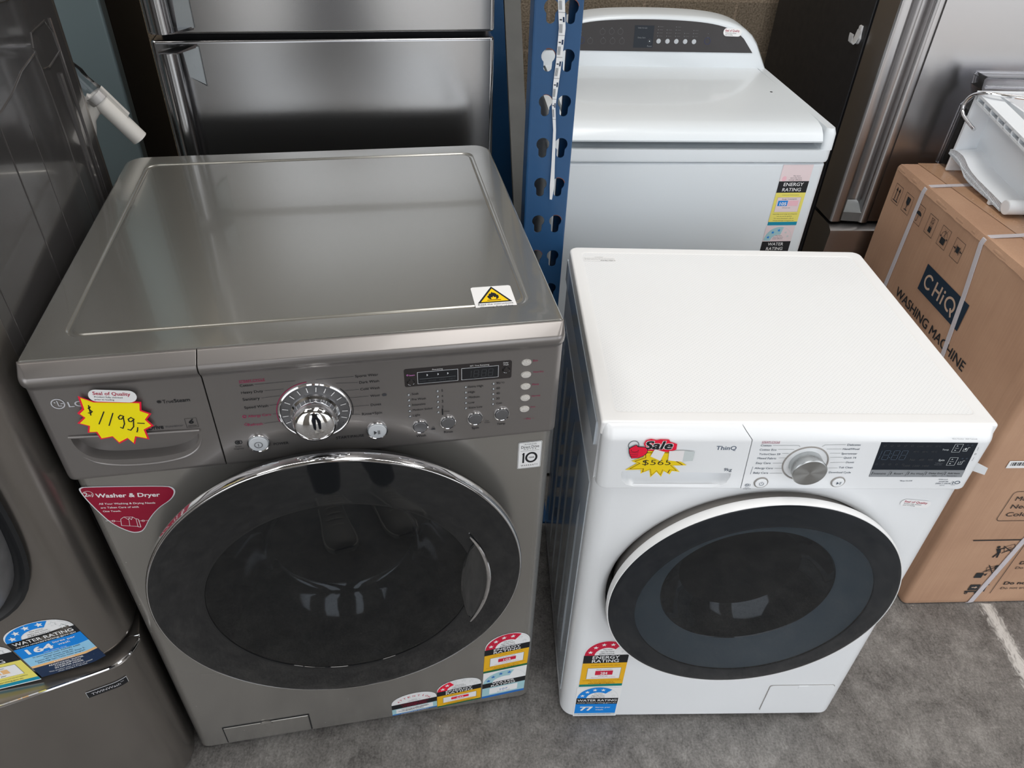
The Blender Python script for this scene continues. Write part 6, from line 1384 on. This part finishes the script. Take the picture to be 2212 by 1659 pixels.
# ------------------------------------------------------------------ the person taking the picture (seen only in reflections)
def build_person():
    T = thing('person', 'person in dark jeans and pale sneakers standing before the washers holding a phone', 'person', (-0.06, -0.10, 0), 0.0)
    jeans = pm('navy_jeans', s2l(34, 38, 54), rough=.85, noise=.15, nscale=120); top = pm('charcoal_jumper', s2l(46, 46, 50), rough=.9, noise=.12, nscale=90)
    skin = pm('skin', s2l(206, 164, 140), rough=.5); hairm = pm('brown_hair', s2l(58, 42, 32), rough=.55, noise=.3, nscale=60); sole = pm('sneaker_rubber', s2l(206, 204, 198), rough=.6); shoe = pm('sneaker_canvas', s2l(170, 168, 164), rough=.8, noise=.1, nscale=90)
    # body: one skinned surface, arms raised to hold the phone at eye level
    V = [(0, -.04, .93, .155, .115), (0, -.055, 1.06, .145, .105), (0, -.075, 1.20, .165, .110), (0, -.085, 1.33, .175, .105), (0, -.085, 1.42, .115, .075), (0, -.070, 1.475, .056, .056), (0, -.055, 1.54, .052, .054)]
    E = [(0, 1), (1, 2), (2, 3), (3, 4), (4, 5), (5, 6)]
    feet = {}
    for s, ax in ((-1, -.105), (1, .095)):
        i = len(V)
        V += [(s * .085, -.03, .86, .090, .098), (s * .095 + ax * .0, -.015, .66, .078, .084), (ax * .95, .005, .47, .058, .062), (ax, -.012, .30, .054, .062), (ax, -.025, .10, .042, .046)]
        E += [(0, i), (i, i + 1), (i + 1, i + 2), (i + 2, i + 3), (i + 3, i + 4)]
    arms = []
    for s in (-1, 1):
        i = len(V)
        V += [(s * .185, -.085, 1.385, .056, .056), (s * .235, -.02, 1.24, .047, .047), (s * .20, .055, 1.19, .040, .042), (s * .135, .085, 1.36, .034, .036), (s * .098 + .06, .080, 1.475, .024, .028)]
        E += [(3, i), (i, i + 1), (i + 1, i + 2), (i + 2, i + 3), (i + 3, i + 4)]; arms.append((V[-1], V[-2]))
    me = bpy.data.meshes.new('body'); me.from_pydata([v[:3] for v in V], E, []); o = bpy.data.objects.new('body', me); COL.objects.link(o)
    md = o.modifiers.new('skin', 'SKIN'); md.use_smooth_shade = True
    for k, v in enumerate(V): me.skin_vertices[0].data[k].radius = (v[3], v[4])
    me.skin_vertices[0].data[0].use_root = True
    sb = o.modifiers.new('sub', 'SUBSURF'); sb.levels = sb.render_levels = 2
    bpy.context.view_layer.update()
    m2 = bpy.data.meshes.new_from_object(o.evaluated_get(bpy.context.evaluated_depsgraph_get()))
    o.modifiers.clear(); o.data = m2; m2.name = 'body'; bpy.data.meshes.remove(me)
    for m in (jeans, top, skin): m2.materials.append(m)
    for p in m2.polygons:
        c = p.center; p.use_smooth = True
        p.material_index = 0 if c.z < .94 else (2 if (c.z > 1.475) or (c.z > 1.44 and c.y > .03) else 1)
    o.parent = T
    # head with face and hair
    b = MB(); hc = Vector((0, -.045, 1.655)); n1, n2 = 26, 32; L = []
    for i in range(n1 + 1):
        ph = -pi / 2 + pi * i / n1; row = []
        for j in range(n2):
            th = 2 * pi * j / n2; x = .074 * cos(ph) * cos(th); y = .094 * cos(ph) * sin(th); zz = .118 * sin(ph)
            if zz < 0: x *= 1 - .22 * (-zz / .118) ** 1.5; y *= (1 - .10 * (-zz / .118)) if y > 0 else (1 - .35 * (-zz / .118))
            if y > 0:
                y += .018 * math.exp(-((x / .012) ** 2 + ((zz + .018) / .020) ** 2)) + .006 * math.exp(-((x / .022) ** 2 + ((zz + .055) / .008) ** 2)) - .007 * sum(math.exp(-(((x - q) / .014) ** 2 + ((zz - .008) / .010) ** 2)) for q in (-.031, .031))
            row.append(hc + Vector((x, y, zz)))
        L.append(row)
    b.loft(L, skin); hd = b.build('head', T, angle=80)
    b = MB()
    for q in (-.031, .031):
        b = MB(); b.lathe([(.011, -.004), (.009, .003), (.0005, .006)], (q, hc.y + .078, hc.z + .008), ink('white', (240, 240, 240)), 'z', 14); b.build('eye', hd)
    for q in (-1, 1):
        b = MB(); b.obox(hc + Vector((q * .078, -.005, -.005)), (.3 * q, .2, 0), (0, 1, .2), (0, 0, 1), .008, .016, .028, skin); b.build('ear', hd)
    b = MB(); L = []
    for i in range(n1 + 1):
        ph = -.35 + (pi / 2 + .35) * i / n1; row = []
        for j in range(n2):
            th = 2 * pi * j / n2; k = 1.0 if sin(th) < .35 or ph > .75 else .93
            row.append(hc + Vector((.083 * k * cos(ph) * cos(th), -.006 + .100 * k * cos(ph) * sin(th), .006 + .124 * sin(ph) - (.05 if sin(th) < 0 and i == 0 else 0))))
        L.append(row)
    b.loft(L, hairm, caps=(False, True)); b.build('hair', T, angle=80)
    # sneakers
    for s, ax in ((-1, -.105), (1, .095)):
        b = MB(); L = []; rot = -.10 if s < 0 else .10
        prof = [(-.095, .034, .075), (-.085, .042, .098), (-.03, .043, .100), (.02, .045, .085), (.08, .051, .064), (.14, .052, .052), (.175, .045, .045), (.195, .028, .034)]
        for yy, hw, hh in prof:
            row = []
            for j in range(18):
                th = 2 * pi * j / 18; row.append((ax + hw * cos(th) + rot * yy * .4, yy + .02, .020 + max(0, hh * .96 * max(0, sin(th)) ** .8)))
            L.append(row)
        b.loft(L, shoe); so = b.build('sneaker', T, angle=70)
        b = MB(); out = [(ax + rot * yy * .4 + q * (hw + .004), yy + .02) for q in (1,) for yy, hw, hh in prof] + [(ax + rot * yy * .4 - (hw + .004), yy + .02) for yy, hw, hh in reversed(prof)]
        b.loft([zl(out, 0.0), zl(out, .026)], sole); b.build('sole', so)
        b = MB()
        for k in range(5): yy = .025 + .022 * k; b.tube([(ax + rot * yy * .4 + q, yy + .02, .118 - .012 * k - abs(q) * .35) for q in (-.024, -.01, .01, .024)], .0028, sole, 6)
        b.build('laces', so)
    # hands closed round the phone
    for s, (wr, fo) in zip((-1, 1), arms):
        b = MB(); w0 = Vector(wr[:3]); pc = Vector((s * .030 + .06, .082, 1.515))
        b.loft([[c + Vector((.030 * k * cos(a), .013 * k * sin(a), 0)) for a in [2 * pi * j / 14 for j in range(14)]] for c, k in ((w0 - Vector((0, 0, .012)), .80), (w0 * .5 + Vector((s * .045 + .06, .078, 1.50)) * .5, 1.05), (Vector((s * .048 + .06, .078, 1.530)), 1.15), (Vector((s * .050 + .06, .076, 1.565)), .95))], skin)
        hnd = b.build('hand', T, angle=80)
        for k, (zz, ln) in enumerate(((1.528, .060), (1.546, .070), (1.562, .066), (1.577, .052))):
            b = MB(); x0 = s * .055 + .06; b.tube([(x0, .074, zz), (x0 + s * .012, .086, zz + .002), (x0 + s * .006, .097, zz + .003), (x0 - s * (ln - .030), .0985, zz + .003)], [.0085, .0088, .0082, .0066], skin, 10); b.build('finger', hnd)
        b = MB(); b.tube([(s * .060 + .06, .066, 1.515), (s * .052 + .06, .060, 1.545), (s * .036 + .06, .066, 1.566), (s * .026 + .06, .070, 1.578)], [.0105, .0105, .0095, .0075], skin, 10); b.build('thumb', hnd)
    P = thing('phone', 'black phone held up in both hands', 'phone', (0.0, 0.0, 0), 0.0)
    b = MB(); ct = Vector((-.0, -.020, 1.560)); b.obox(ct - rgt * .0, rgt, upv, fwd, .0745, .036, .0035, mat_black); b.build('phone_body', P)
    return T
PERSON = build_person()
